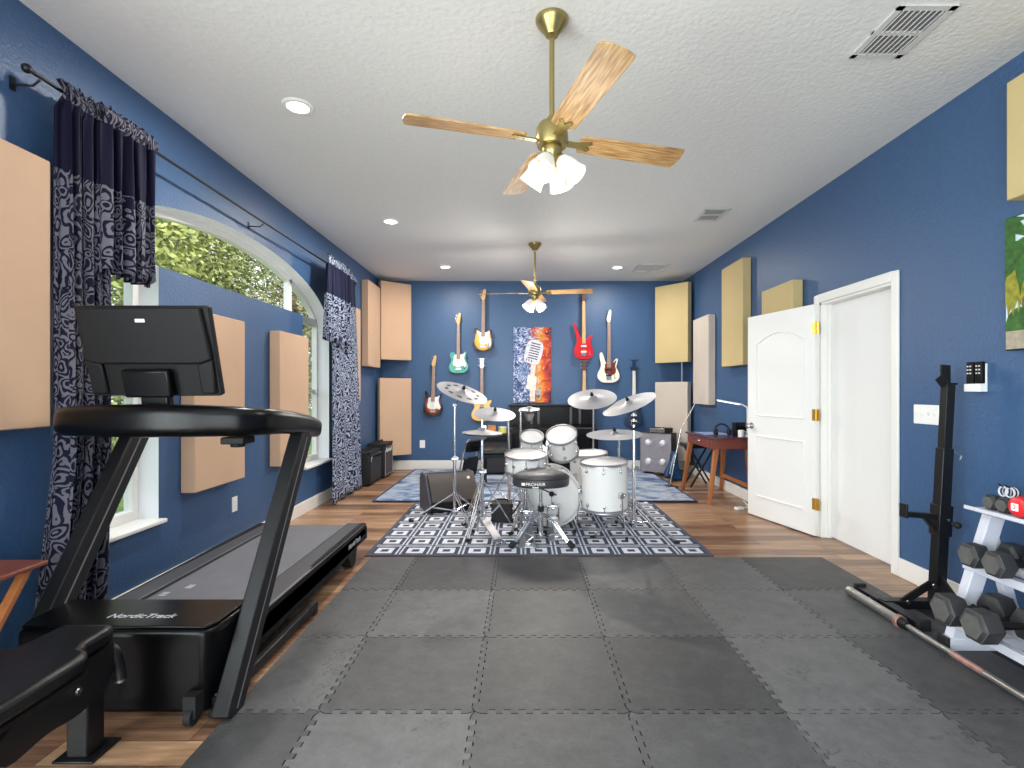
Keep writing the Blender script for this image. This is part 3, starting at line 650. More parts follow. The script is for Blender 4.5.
# ================================================================== CURTAINS
def cloth(name, m, parent, o, top, bot, z0, z1, x, folds, amp, seed, nu=150, nv=40, flare=1.0, gather=0, wid=2.0):
    R = random.Random(seed); ph = [R.uniform(0, 6.28) for _ in range(6)]; vs = []; uv = []
    for j in range(nv+1):
        f = j/nv; z = z0+(z1-z0)*f; f2 = min(1, f/flare)
        for i in range(nu+1):
            s = i/nu; y = (bot[0]+(bot[1]-bot[0])*s)*(1-f2)+(top[0]+(top[1]-top[0])*s)*f2
            a = amp*(.55+.45*(1-f))*(1+.3*sin(5*s+ph[0]))
            if z > 2.67: a *= .6
            wob = sin(2*pi*folds*s+ph[1]+.6*sin(3*s+ph[2])+ .25*(1-f)*sin(4*f+ph[3]))
            xx = x + a*wob + .35*a*sin(2*pi*folds*2.3*s+ph[4]+f*1.5)
            if abs(z-2.68) < .035: xx = x + .016 + abs(xx-x)*.4
            yy = y + .012*sin(2*pi*folds*s*1.7+ph[5]+3*f) * (1-f*.5)
            zz = z - (gather*abs(sin(pi*folds*s+ph[1])) if j == 0 else 0)
            if j == nv: zz += .008*sin(2*pi*folds*s*2+ph[3])
            vs.append((xx, yy, zz)); uv.append((s*wid, z))
    fs = []
    for j in range(nv):
        for i in range(nu): a = j*(nu+1)+i; fs.append((a, a+1, a+nu+2, a+nu+1))
    g = G(); g.add(vs, fs); return g.build(name, m, parent, o, uv=uv, solid=.004)
CX = XL+.125
t = thing('curtain', 'dark navy scroll-patterned curtain on the near end of the rod, behind the treadmill', 'curtain', (CX, 2.48, 0)); o = t.location
cloth('drape', M['curtain'], t, o, (2.375, 2.66), (2.25, 2.62), .02, 2.735, CX, 5, .03, 3, wid=1.4, flare=.36)
cloth('valance', M['valance'], t, o, (2.57, 2.945), (2.55, 2.93), 1.90, 2.73, CX+.035, 5, .034, 5, nv=26, gather=.03, wid=1.2)
t = thing('curtain', 'pale-lit scroll-patterned curtain on the far end of the rod, beside the small amplifiers', 'curtain', (CX, 6.2, 0)); o = t.location
cloth('drape', M['curtain_lit'], t, o, (5.66, 6.5), (5.68, 6.80), .015, 2.735, CX+.03, 4, .036, 8, wid=2.0)
cloth('valance', M['curtain_lit'], t, o, (5.46, 6.1), (5.40, 6.08), 1.83, 2.74, CX+.07, 7, .03, 9, nv=26, gather=.03, wid=2.0)
t = thing('curtain_rod', 'long thin black curtain rod above the arched window', 'curtain rod', (CX, 4.3, 2.68)); o = t.location
G().cyl((CX, 2.24, 2.68), (CX, 6.55, 2.68), .009, n=12).build('pole', M['blackmetal'], t, o)
for y in (2.22, 6.57): g = G(); g.ball((CX, y, 2.68), .02); g.build('finial', M['blackmetal'], t, o)
for y in (2.28, 4.25, 6.52):
    g = G(); g.tube([(XL+.002, y, 2.645), (CX-.03, y, 2.64), (CX, y, 2.665)], .005, 8, up=(0, 1, 0)); g.bx(XL, XL+.006, y-.012, y+.012, 2.62, 2.68); g.build('bracket', M['blackmetal'], t, o)

# ================================================================== WALL PLATES
def outlet(name, c, rz, w, h, label, kind, cat, n=2):
    t = thing(name, label, cat, c, rz)
    G().bx(0.0005, .006, -w/2, w/2, -h/2, h/2).build('cover_plate', M['outlet'], t, bev=.003)
    if kind == 'outlet':
        for z in (-.02, .02): G().box((.007, 0, z), (.004, .03, .026)).build('socket', M['white'], t, bev=.003)
    else:
        for i in range(n): G().box((.01, -w/2+w*(i+.5)/n, .004), (.012, .01, .024), Matrix.Rotation(.4, 3, 'Y')).build('toggle', M['outlet'], t, bev=.002)
outlet('wall_outlet', (XL, 4.04, .385), 0, .075, .118, 'white outlet plate low on the blue left wall behind the treadmill', 'outlet', 'outlet')
outlet('wall_outlet', (-1.615, YB, .413), -pi/2, .085, .125, 'white outlet plate on the back wall below the sunburst guitar', 'outlet', 'outlet')
outlet('light_switch', (XR, 3.30, 1.127), pi, .205, .125, 'white four-switch plate on the right wall beside the black squat stand', 'switch', 'light switch', 4)
t = thing('remote_holder', 'white wall holder behind two black fan remotes on the right wall', 'remote holder', (XR, 2.92, 1.35), pi)
G().bx(0.0005, .012, -.05, .055, -.075, .085).build('back_plate', M['outlet'], t, bev=.003)
G().bx(.012, .045, -.05, .055, -.075, -.03).build('pocket', M['outlet'], t, bev=.003)
for y, lab in ((.045, 'black fan remote in the wall holder, left one'), (-.012, 'black fan remote in the wall holder, right one')):
    t = thing('remote_control', lab, 'remote control', (XR-.014, 2.92-y+.01, 1.32), pi, 'fan remotes')
    G().bx(.0, .024, -.022, .022, .002, .125).build('case', M['black'], t, bev=.006)
    for i in range(3):
        for j in (-.009, .009): G().box((.025, j, .06+.02*i), (.004, .009, .008)).build('button', M['whitemark'], t)

# ================================================================== PICTURES
t = thing('canvas_painting', 'tall canvas of an old microphone in ice and fire, centre of back wall', 'painting', (.159, YB, 1.083)); o = t.location
G().bx(-.303, .303, -.035, -.001, 0, 1.213).build('canvas', M['painting'], t, bev=.002)
g = G(); R = Matrix.Translation((.02, -.0362, .8)) @ Matrix.Rotation(rad(14), 4, 'Y'); hp = spline2([(-.1, -.17), (.1, -.17), (.13, -.1), (.14, .05), (.11, .17), (0, .21), (-.11, .17), (-.14, .05), (-.13, -.1)], 4)
g.prism(hp, 0, -.0015, 'y', R); g.build('painted_microphone_head', mat('painted silver', '#d9d9e2', .6, var=.25, vscale=20), t)
g = G()
for i in range(7): g.prism([(-.075, -.1+i*.04), (.085, -.1+i*.04), (.085, -.083+i*.04), (-.075, -.083+i*.04)], -.0018, -.003, 'y', R)
for i in range(3): g.prism([(-.09+i*.04, -.155), (-.075+i*.04, -.155), (-.075+i*.04, -.115), (-.09+i*.04, -.115)], -.0018, -.003, 'y', R)
g.build('painted_grille_slots', mat('painted dark slots', '#37334a', .6), t)
g = G(); g.prism([(-.1, .22), (.06, .2), (.07, .42), (-.07, .45)], -.0355, -.037, 'y'); g.prism([(-.04, .02), (.04, .02), (.045, .21), (-.04, .21)], -.0355, -.037, 'y'); g.prism([(-.03, .44), (.04, .43), (.06, .62), (-.02, .62)], -.0355, -.037, 'y')
g.build('painted_microphone_stand', mat('painted pale body', '#ead9cc', .6, var=.3, vscale=16), t)
t = thing('canvas_picture', 'palm beach picture on the right wall at the photo edge', 'picture', (XR, 2.28, 1.495), pi); o = t.location
G().bx(.001, .03, -.45, .45, 0, .70).build('canvas', M['rubber'], t, bev=.002)
G().bx(.03, .0304, -.446, .446, .005, .695).build('printed_sky', M['sky_print'], t)
X = .0305
g = G(); g.prism([(-.446, .005), (.446, .005), (.446, .12), (-.446, .14)], X, X+.0008, 'x'); g.build('printed_sand', M['sand_print'], t)
R_ = random.Random(5)
def fronds(y, z, n, r, m, name, e):
    g = G()
    for i in range(n):
        a = 2*pi*i/n + R_.uniform(-.2, .2); l = r*R_.uniform(.7, 1.05); pts = []
        for k in range(6): f = k/5; pts.append((y+cos(a)*l*f, z+sin(a)*l*f - .5*l*f*f, .02*sin(pi*min(1, f+.12))))
        up = [(p[0]-sin(a)*p[2]*2, p[1]+cos(a)*p[2]*2) for p in pts]; dn = [(p[0]+sin(a)*p[2]*1.2, p[1]-cos(a)*p[2]*1.2) for p in pts]
        poly = [(max(-.446, min(.446, u)), max(.005, min(.695, w))) for u, w in up+dn[::-1]]
        g.prism(poly, X+.001+e+.00004*i, X+.0016+e+.00004*i, 'x')
    g.build(name, m, t)
g = G(); g.prism([(-.355, .12), (-.335, .12), (-.34, .45), (-.36, .45)], X+.0008, X+.0012, 'x'); g.build('printed_trunk', M['trunk_print'], t)
g = G(); g.prism([(-.446, .1)] + [(-.365+.08*cos(b), .13+.09*sin(b)) for b in [pi*k/12 for k in range(13)]][::-1] + [(-.285, .1)], X+.0017, X+.0021, 'x'); g.build('printed_bush', M['frond_print'], t)
for y, z, n, r, m, nm, e in ((-.46, .66, 16, .16, 'frond_print', 'printed_green_fronds', .003), (-.42, .34, 14, .13, 'frondy_print', 'printed_yellow_fronds', .0012), (-.35, .42, 12, .16, 'frondy_print', 'printed_yellow_fronds', .002), (-.37, .5, 11, .17, 'frond_print', 'printed_green_fronds', .004), (0, .55, 14, .26, 'frond_print', 'printed_green_fronds', .004)):
    fronds(y, z, n, r, M[m], nm, e)
# ================================================================== FOAM TILES, RUGS
XS = [-1.155, -.803, -.19, .427, 1.045, 1.662, 2.28]; YS = [.80, 1.412, 2.027, 2.645, 3.268, 3.90]
def seam(a, b, fixed, off, sgn, rnd):
    """points along a puzzle seam from a to b"""
    n = max(4, int(round((abs(b-a)-.05)/.03))); st = (b-a)/(n+1.6); out = []; q = a+st*.8
    for i in range(n):
        d = .012*(1 if i % 2 else -1)
        out += [(q+st*(i+.04), fixed+d+off), (q+st*(i+.96), fixed+d+off)]
    return out
rown = ['nearest', 'second', 'third', 'fourth', 'farthest']; coln = ['narrow leftmost', 'second', 'third', 'fourth', 'fifth', 'rightmost']
gp = .0026
for r in range(5):
    for c in range(6):
        x0, x1, y0, y1 = XS[c], XS[c+1], YS[r], YS[r+1]; P = []
        P.append((x0+(gp if c else 0), y0+gp))
        if r: P += seam(x0, x1, y0, gp, 1, 0)
        P.append((x1-(gp if c < 5 else 0), y0+gp))
        if c < 5: P += [(b, a) for a, b in seam(y0, y1, x1, -gp, 1, 0)]
        P.append((x1-(gp if c < 5 else 0), y1-(gp if r < 4 else 0)))
        if r < 4: P += seam(x0, x1, y1, -gp, 1, 0)[::-1]
        P.append((x0+(gp if c else 0), y1-(gp if r < 4 else 0)))
        if c: P += [(b, a) for a, b in seam(y0, y1, x0, gp, 1, 0)][::-1]
        ox, oy = (x0+x1)/2, (y0+y1)/2
        g = G(); g.prism(P, .0, .012)
        o = g.build('foam_floor_tile', M['foam'], None, (ox, oy, 0.0008))
        tag(o, f'grey interlocking foam tile, {rown[r]} row from the photographer, {coln[c]} tile from the left', 'floor mat', 'interlocking foam floor tiles')
def rug(name, x0, x1, y0, y1, m, border, label, z=.0008, th=.009):
    t = thing(name, label, 'rug', (x0, y0, z)); 
    G().bx(0, x1-x0, 0, y1-y0, 0, th).build('pile', M[m], t, bev=.003)
    g = G(); e = .028
    w, h = x1-x0, y1-y0
    for a in ((0, w, 0, e), (0, w, h-e, h), (0, e, e, h-e), (w-e, w, e, h-e)): g.bx(a[0], a[1], a[2], a[3], 0.001, th+.0006)
    g.build('woven_border', mat(name+' border', border, .9), t)
rug('area_rug', -1.215, 1.477, 3.945, 5.95, 'rug_geo', '#4c5060', 'slate and white square-patterned rug under the drum kit')
rug('area_rug', -1.72, 2.0, 5.84, 8.2, 'rug_blue', '#3a4668', 'distressed blue and white rug behind the drum kit', z=.011)
G().bx(2.284, 2.585, 1.4, 3.0, .0008, .01).build('rubber_mat', M['blackmat'], bev=.003)
tag(bpy.data.objects['rubber_mat'], 'black rubber mat under the dumbbell rack along the right wall', 'floor mat')

# ================================================================== TREADMILL
t = thing('treadmill', 'large black folding treadmill facing away along the left wall', 'treadmill', (-1.6, 2.0, 0)); o = (-1.6, 2.0, 0)
def B(g, n, m, p=None, **k): return g.build(n, M[m], p or t, o, **k)
# motor hood: tapering front with a polished top
hood = [(-2.0, 2.05), (-1.97, 1.995), (-1.24, 1.995), (-1.205, 2.06), (-1.20, 2.27), (-2.02, 2.27)]
g = G(); g.prism(hood, .02, .345); hb = B(g, 'motor_hood', 'gloss', bev=.022, seg=4)
g = G(); g.prism([(-1.97, 2.012), (-1.245, 2.012), (-1.22, 2.06), (-1.215, 2.275), (-2.0, 2.275), (-1.995, 2.06)], .345, .357)
cov = B(g, 'hood_top', 'hoodtop' if 'hoodtop' in M else 'gloss', bev=.006)
lt = text('hood_lettering', 'NordicTrack', .052, frame((-1.56, 2.10, .3582), (1, 0, 0), (0, 1, 0)), M['whitemark'], cov, o, .0006, .2)
# deck, belt, rails
zt = .235
g = G(); g.bx(-1.99, -1.22, 2.25, 4.03, .12, zt-.012); B(g, 'deck', 'black', bev=.01)
g = G(); g.bx(-1.895, -1.365, 2.2, 3.985, zt-.012, zt-.002); g.cyl((-1.895, 3.985, zt-.032), (-1.365, 3.985, zt-.032), .03, n=20); bel = B(g, 'belt', 'belt')
for i in range(2):
    for k in range(3): G().bx(-1.865+i*.07, -1.83+i*.07, 2.62+i*.1+k*.018, 2.627+i*.1+k*.018, zt-.002, zt-.0012).build('belt_mark', M['whitemark'], bel, o)
for x0, x1 in ((-2.02, -1.9), (-1.36, -1.225)):
    g = G(); g.bx(x0, x1, 2.25, 4.0, zt-.04, zt+.012); fr = B(g, 'foot_rail', 'rail', bev=.008)
    xi = x1 if x0 < -1.6 else x0
    g = G(); g.bx(xi-.004, xi+.004, 2.28, 3.99, zt+.011, zt+.0145); B(g, 'edge_strip', 'edge', fr)
for x, s in ((-2.02, -1), (-1.238, 1)):
    g = G(); g.prism([(2.25, .09), (3.5, .10), (3.99, .17), (4.0, zt+.01), (3.96, zt+.022), (2.25, zt+.004)], x-.018, x+.018, 'x'); sp_ = B(g, 'side_panel', 'black', bev=.006)
    if s > 0:
        text('side_lettering', 'NordicTrack', .05, frame((x+.019, 3.72, .175), (0, 1, 0), (0, 0, 1)), M['whitemark'], sp_, o, .0006, .2)
        g = G(); g.bx(x+.0, x+.019, 2.3, 3.95, zt+.006, zt+.0115); B(g, 'edge_strip', 'edge', sp_)
for x in (-1.98, -1.262):
    g = G(); g.prism([(3.58, .14), (3.82, .15), (3.77, .02), (3.745, .002), (3.70, .002), (3.67, .02)], x-.035, x+.035, 'x'); B(g, 'rear_foot', 'rubber', bev=.008)
# base frame on the floor
for x in (-2.0, -1.205):
    g = G(); g.bx(x-.022, x+.022, 2.02, 2.95, .025, .07); bf = B(g, 'base_rail', 'blackmetal', bev=.005)
    g = G(); g.bx(x-.024, x+.024, 2.9, 2.96, .002, .072); B(g, 'end_cap', 'rubber', bf, bev=.006); g = G(); g.bx(x-.026, x+.026, 2.0, 2.08, .002, .03); B(g, 'end_cap', 'rubber', bf, bev=.006)
g = G(); g.bx(-2.0, -1.2, 2.03, 2.09, .03, .08); B(g, 'front_cross_tube', 'blackmetal', bev=.006)
for x in (-1.27, -1.93):
    g = G(); g.cyl((x-.014, 1.965, .036), (x+.014, 1.965, .036), .035, n=18); g.bx(x-.024, x+.024, 1.95, 2.0, .03, .115); B(g, 'transport_wheel', 'rubber')
# uprights lean towards the walker
for x in (-2.03, -1.160):
    g = G(); g.beam((x, 2.0, .0), (x, 2.70, 1.07), .07, .115, up=(0, 0, 1)); u = B(g, 'upright', 'upright', bev=.008)
    d = V((0, .655, 1.05)).normalized(); nn = V((0, -d.z, d.y))
    for s in (-1, 1):
        xx = x + s*.0355
        g = G(); g.beam(V((xx, 2.02, .03))+nn*.0, V((xx, 2.68, 1.04))+nn*.0, .0012, .008, up=(0, 0, 1)); B(g, 'edge_line', 'edge', u)
# dash with side arms
path = [(-1.172, 2.87, 1.07), (-1.165, 2.7, 1.105), (-1.165, 2.42, 1.135), (-1.2, 2.27, 1.145), (-1.33, 2.21, 1.152), (-1.6, 2.185, 1.155), (-1.87, 2.21, 1.152), (-2.0, 2.27, 1.145), (-2.035, 2.42, 1.135), (-2.035, 2.7, 1.105), (-2.03, 2.87, 1.07)]
path = spline(path, 4); n = len(path); sc = [1.0 - .32*abs(i/(n-1)-.5)*2 for i in range(n)]
g = G(); g.sweep(path, rrect(.135, .142, .045), scale=sc); ds = B(g, 'console_dash', 'gloss')
g = G(); g.bx(-1.86, -1.36, 2.14, 2.5, 1.135, 1.2); B(g, 'dash_tray', 'gloss', ds, bev=.02)
g = G(); g.bx(-1.30, -1.2, 2.2, 2.3, 1.05, 1.08); g.cyl((-1.25, 2.25, 1.06), (-1.25, 2.25, 1.035), .03); B(g, 'safety_clip_socket', 'black', ds, bev=.005)
# console screen seen from behind
d = V((0, .1, -.372)).normalized(); cx_ = V((-1.572, 2.165, 1.447)); ax = V((1, 0, .004)); fr_ = frame(cx_, (1, 0, 0), (-d.x, -d.y, -d.z))   # local z = towards the walker? checked below
zs = 1 if fr_.to_3x3() @ V((0, 0, 1)) @ V((0, -1, 0)) > 0 else -1      # sign that points at the camera
g = G(); g.prism(rrect(.556, .385, .012), -.02*zs, .008*zs, 'z', fr_); con = B(g, 'console_screen', 'black', bev=.004)
g = G(); g.prism([(-.25, .188), (.25, .188), (.268, -.03), (.22, -.05), (-.22, -.05), (-.268, -.03)], .008*zs, .028*zs, 'z', fr_); B(g, 'back_cover', 'black', con, bev=.012, seg=3)
g = G(); g.prism([(-.268, -.03), (-.2, -.05), (-.2, -.18), (-.262, -.18)], .008*zs, .024*zs, 'z', fr_); B(g, 'back_ridge', 'black', con, bev=.008)
g = G(); g.prism([(.268, -.03), (.2, -.05), (.2, -.18), (.262, -.18)], .008*zs, .024*zs, 'z', fr_); B(g, 'back_ridge', 'black', con, bev=.008)
g = G(); g.prism([(-.11, -.07), (.09, -.07), (.09, -.19), (-.11, -.19)], .008*zs, .05*zs, 'z', fr_); B(g, 'hinge_cover', 'gloss', con, bev=.01)
g = G(); g.prism(rrect(.04, .014, .002), .028*zs, .0286*zs, 'z', fr_ @ Matrix.Translation((0.0, .135, 0))); B(g, 'rating_label', 'whitemark', con)
g = G(); g.prism(rrect(.52, .34, .01), -.0205*zs, -.0215*zs, 'z', fr_); B(g, 'display_glass', 'gloss', con)
g = G(); g.beam((-1.58, 2.23, 1.12), (-1.575, 2.20, 1.36), .12, .045, up=(0, 1, 0)); B(g, 'console_neck', 'gloss', bev=.01)

# ================================================================== WEIGHT BENCH
t = thing('weight_bench', 'black padded weight bench cut by the lower left photo corner', 'bench', (-1.545, 1.85, 0)); o = (-1.545, 1.85, 0)
pad = [(-1.645, 1.835), (-1.46, 1.835), (-1.447, 1.79), (-1.445, 1.70), (-1.43, 1.665), (-1.395, 1.65), (-1.378, 1.61), (-1.375, .7), (-1.715, .7), (-1.712, 1.61), (-1.695, 1.65), (-1.66, 1.665), (-1.645, 1.70), (-1.643, 1.79)]
g = G(); g.prism(pad, .388, .45); sp_ = B(g, 'seat_pad', 'leather', bev=.022, seg=4)
g = G(); g.prism([(x*.985-.0232, y-.004) for x, y in pad], .374, .389); B(g, 'pad_board', 'black', sp_)
g = G(); g.bx(-1.583, -1.508, 1.775, 1.85, .008, .37); B(g, 'front_post', 'blackmetal', bev=.006)
g = G(); g.bx(-1.615, -1.475, 1.755, 1.885, .0, .009); B(g, 'foot_plate', 'blackmetal', bev=.002)
g = G(); g.beam((-1.545, 1.78, .31), (-1.545, .7, .2), .06, .075); B(g, 'spine_tube', 'blackmetal', bev=.006)
for x in (-1.602, -1.488):
    g = G(); g.prism(spline2([(1.86, .34), (1.84, .38), (1.72, .37), (1.55, .33), (1.45, .28), (1.47, .2), (1.6, .21), (1.72, .2), (1.84, .24)], 4), x-.006, x+.006, 'x'); pl = B(g, 'pivot_plate', 'blackmetal', bev=.002)
    s = 1 if x > -1.54 else -1
    g = G(); g.cyl((x+s*.006, 1.70, .285), (x+s*.016, 1.70, .285), .016, n=6); g.cyl((x+s*.016, 1.70, .285), (x+s*.019, 1.70, .285), .009, n=12); B(g, 'pivot_bolt', 'chrome', pl)
g = G(); g.tube([(-1.55, 1.83, .33), (-1.52, 1.865, .345), (-1.493, 1.875, .325), (-1.485, 1.885, .26), (-1.48, 1.885, .222)], .02, 12, smooth=5); B(g, 'hook_handle', 'blackmetal')
g = G(); g.cyl((-1.48, 1.885, .223), (-1.48, 1.885, .213), .017); B(g, 'handle_cap', 'steel')
g = G(); g.tube([(-1.545, 1.5, .24), (-1.5, 1.42, .15), (-1.47, 1.38, .05), (-1.47, 1.38, .0)], .018, 10, smooth=4); B(g, 'support_leg', 'blackmetal')
g = G(); g.bx(-1.57, -1.52, .85, .9, .0, .26); g.bx(-1.75, -1.34, .84, .91, .0, .05); B(g, 'rear_foot', 'blackmetal', bev=.005)

# ================================================================== TRAY TABLE
t = thing('tray_table', 'reddish wooden folding tray table at the left photo edge behind the weight bench', 'table', (-2.08, 1.85, 0)); o = (-2.08, 1.85, 0)
g = G(); g.bx(-2.255, -1.90, 1.6, 2.055, .585, .605); B(g, 'tray_top', 'tray', bev=.006)
for x in (-2.2, -1.955):
    g = G(); g.beam((x, 2.02, .585), (x, 1.63, .0), .022, .035, up=(1, 0, 0)); B(g, 'leg', 'oak', bev=.003)
    g = G(); x2 = x + (.025 if x < -2.1 else -.025); g.beam((x2, 1.64, .585), (x2, 1.93, .0), .022, .035, up=(1, 0, 0)); B(g, 'leg', 'oak', bev=.003)
g = G(); g.cyl((-2.2, 1.66, .03), (-1.955, 1.66, .03), .012, n=10); B(g, 'stretcher', 'oak')

# ================================================================== SQUAT STAND
t = thing('squat_stand', 'tall black squat stand column with spotter arm against the right wall', 'squat stand', (2.42, 2.97, 0)); o = (2.42, 2.97, 0)
cb, ct = V((2.425, 3.0, .03)), V((2.445, 2.94, 1.32))
def cp(z): f = (z-cb.z)/(ct.z-cb.z); return cb.lerp(ct, f)
g = G(); g.beam(cb, cp(.95), .062, .062, up=(0, 1, 0)); B(g, 'lower_column', 'blackmetal', bev=.004)
g = G(); g.beam(cp(.93), ct, .05, .05, up=(0, 1, 0)); B(g, 'upper_column', 'upright', bev=.004)
g = G(); c = cp(1.32); g.beam(c+V((0, .02, 0)), c+V((0.008, .03, .11)), .055, .012, up=(0, 1, 0)); g.beam(c+V((-.02, -.0, -.006)), c+V((-.055, -.0, .04)), .05, .01, up=(0, 1, 0)); g.box(c, (.06, .06, .012)); B(g, 'bar_cup', 'upright', bev=.002)
c = cp(.52); g = G(); g.beam(cp(.44), cp(.62), .078, .078, up=(0, 1, 0)); sl = B(g, 'sliding_sleeve', 'blackmetal', bev=.004)
g = G(); g.cyl(c+V((.03, -.03, 0)), c+V((.05, -.045, -.01)), .009); g.ball(c+V((.056, -.048, -.01)), .02); B(g, 'locking_knob', 'rubber', sl)
g = G(); g.cyl(c+V((.01, -.036, .02)), c+V((.01, -.046, .02)), .008); B(g, 'pin', 'chrome', sl)
g = G(); g.beam(c+V((-.03, 0, .03)), c+V((-.21, 0, .045)), .04, .03); g.beam(c+V((-.03, 0, -.05)), c+V((-.1, 0, .03)), .03, .02); sa = B(g, 'spotter_arm', 'blackmetal', bev=.003)
g = G(); g.box(c+V((-.215, 0, .065)), (.012, .06, .08)); B(g, 'arm_end_plate', 'upright', sa, bev=.003)
c = cp(.93); g = G(); g.tube([c+V((.03, -.03, 0)), c+V((.06, -.04, -.02)), c+V((.05, -.05, -.05))], .006, 8); B(g, 'pull_pin', 'chrome')
g = G(); g.bx(2.10, 2.47, 2.97, 3.03, .012, .06); B(g, 'base_beam', 'blackmetal', bev=.004)
g = G(); g.bx(2.09, 2.15, 2.70, 3.22, .012, .055); cf = B(g, 'cross_foot', 'blackmetal', bev=.004)
for y in (2.695, 3.205): g = G(); g.bx(2.085, 2.155, y, y+.022, .011, .07); B(g, 'end_cap', 'rubber', cf, bev=.004)
for y in (2.84, 3.07): g = G(); g.cyl((2.088, y, .035), (2.082, y, .035), .011, n=6); B(g, 'bolt', 'chrome', cf)
g = G(); g.beam((2.22, 2.995, .045), (2.395, 2.995, .155), .045, .012, up=(0, 1, 0)); br = B(g, 'gusset_brace', 'upright', bev=.002)
g = G(); g.cyl((2.385, 2.968, .15), (2.385, 2.96, .15), .012, n=6); g.cyl((2.235, 2.968, .055), (2.235, 2.96, .055), .012, n=6); B(g, 'bolt', 'chrome', br)
g = G(); g.beam((2.425, 2.985, .2), (2.43, 2.78, .03), .05, .012, up=(1, 0, 0)); g.bx(2.4, 2.46, 2.72, 3.0, .012, .05); B(g, 'rear_brace', 'blackmetal', bev=.003)

# ================================================================== BARBELL
t = thing('barbell', 'long steel barbell lying on the foam tiles in front of the dumbbell rack', 'barbell', (2.03, 2.0, .0135)); o = (2.03, 2.0, .0)
bx_, bz = 2.033, .0385
for s, ya, yb in ((1, 3.19, 2.775), (-1, 1.0, 1.415)):
    g = G(); g.cyl((bx_, ya, bz), (bx_, yb, bz), .025, n=24); g.cyl((bx_, ya, bz), (bx_, ya+.004*s, bz), .021, n=24); sl = g.build('sleeve', M['steel'], t, (2.03, 2.0, .0135), bev=.002)
    g = G(); g.cyl((bx_, yb, bz), (bx_, yb-.03*s, bz), .034, n=24); g.build('collar', M['rust'], t, (2.03, 2.0, .0135), bev=.003)
    g = G(); g.cyl((bx_, yb-.03*s, bz), (bx_, yb-.075*s, bz), .028, .022, n=20); g.build('collar_bush', M['blackmetal'], t, (2.03, 2.0, .0135))
g = G(); g.cyl((bx_, 2.72, bz), (bx_, 1.47, bz), .0145, n=18); g.build('shaft', M['steel'], t, (2.03, 2.0, .0135))
g = G(); g.cyl((bx_, 2.42, bz), (bx_, 2.25, bz), .0152, n=18); g.build('knurled_grip', M['rust'], t, (2.03, 2.0, .0135))

# ================================================================== DUMBBELL RACK
RY = 2.525
t = thing('dumbbell_rack', 'pale grey three-tier slanted dumbbell rack along the right wall', 'dumbbell rack', (2.3, RY, 0)); o = (2.3, RY, 0)
for y, cap in ((RY, 1), (1.35, 0)):
    g = G(); g.beam((2.135, y, .06), (2.335, y, .70), .05, .075, up=(1, 0, 0)); po = B(g, 'end_post', 'rackwhite', bev=.004)
    g = G(); g.bx(2.08, 2.5, y-.03, y+.03, .012, .07); ff = B(g, 'base_foot', 'rackwhite', bev=.004)
    g = G(); g.bx(2.068, 2.085, y-.032, y+.032, .011, .075); B(g, 'end_cap', 'rubber', ff, bev=.003)
    if cap:
        g = G(); g.cyl((2.198, y-.0255, .23), (2.198, y-.03, .23), .011, n=16); B(g, 'bolt', 'upright', po)
    g = G(); g.beam((2.45, y, .06), (2.30, y, .6), .04, .05, up=(1, 0, 0)); B(g, 'rear_brace', 'rackwhite', bev=.004)
tiers = [(2.06, .175, 2.30, .175), (2.165, .437, 2.34, .45), (2.215, .70, 2.46, .712)]
for i, (xa_, za_, xb_, zb_) in enumerate(tiers):
    g = G()
    if i < 2:
        for x, z in ((xa_+.05, za_-.02), (xb_, zb_-.02)): g.bx(x-.02, x+.02, 1.3, RY+.03, z-.02, z+.02)
        for x0_, x1_ in ((xa_+.05, xb_),): g.bx(x0_, x1_, RY-.02, RY+.02, za_-.035, za_-.012)
    else:
        g.bx(xa_, xb_, 1.3, RY+.04, za_-.008, za_); g.bx(xa_-.006, xa_, 1.3, RY+.04, za_-.008, za_+.012); g.bx(xb_, xb_+.006, 1.3, RY+.04, za_-.008, za_+.05)
    B(g, 'shelf_tray' if i == 2 else 'shelf_rail', 'rackwhite', bev=.003)
def dumbbell(x, y, z, R, hl, L, label, m='hex', mf='hexface', rot=0):
    """hex head dumbbell, axis along X, x = outer face of the near head, z = underside"""
    cz = z + R*cos(pi/6)
    t = thing('dumbbell', label, 'dumbbell', (x+L/2, y, z), None, 'dumbbells on the rack'); o = t.location
    hexa = [(cos(pi/3*i)*R, sin(pi/3*i)*R) for i in range(6)]
    for s in (-1, 1):
        g = G(); xo = x if s < 0 else x+L; d = -s
        vs = []
        for xx, k in ((xo, .72), (xo+d*.012, .98), (xo+d*.016, 1), (xo+d*(hl-.014), 1), (xo+d*hl, .72)): vs.append([(xx, y+a*k, cz+b*k) for a, b in hexa])
        fl = [p for r in vs for p in r]; fs = [tuple(range(6))] + [tuple(range(24, 30))]
        for r in range(4): fs += [(r*6+i, r*6+(i+1) % 6, r*6+6+(i+1) % 6, r*6+6+i) for i in range(6)]
        g.add(fl, fs); h = g.build('hex_head', M[m], t, o, bev=.003)
        G().prism([(y+a*.74, cz+b*.74) for a, b in hexa], xo-.0015*d, xo+.001*d, 'x').build('end_face', M[mf], h, o)
        G().prism([(y+a*.985, cz+b*.985) for a, b in hexa], xo+d*.0105, xo+d*.013, 'x').build('worn_edge', M[mf], h, o)
    pts = [(x+hl-.01+(L-2*hl+.02)*i/8, y, cz) for i in range(9)]
    G().sweep(pts, [(cos(2*pi*i/14)*.016, sin(2*pi*i/14)*.016) for i in range(14)], scale=[.85+.25*sin(pi*i/8) for i in range(9)]).build('handle', M['steel' if m != 'hex' else 'upright'], t, o)
dumbbell(1.985, 2.435, .1755, .076, .1, .325, 'big black hex dumbbell on the bottom rack tier, end nearest the squat stand')
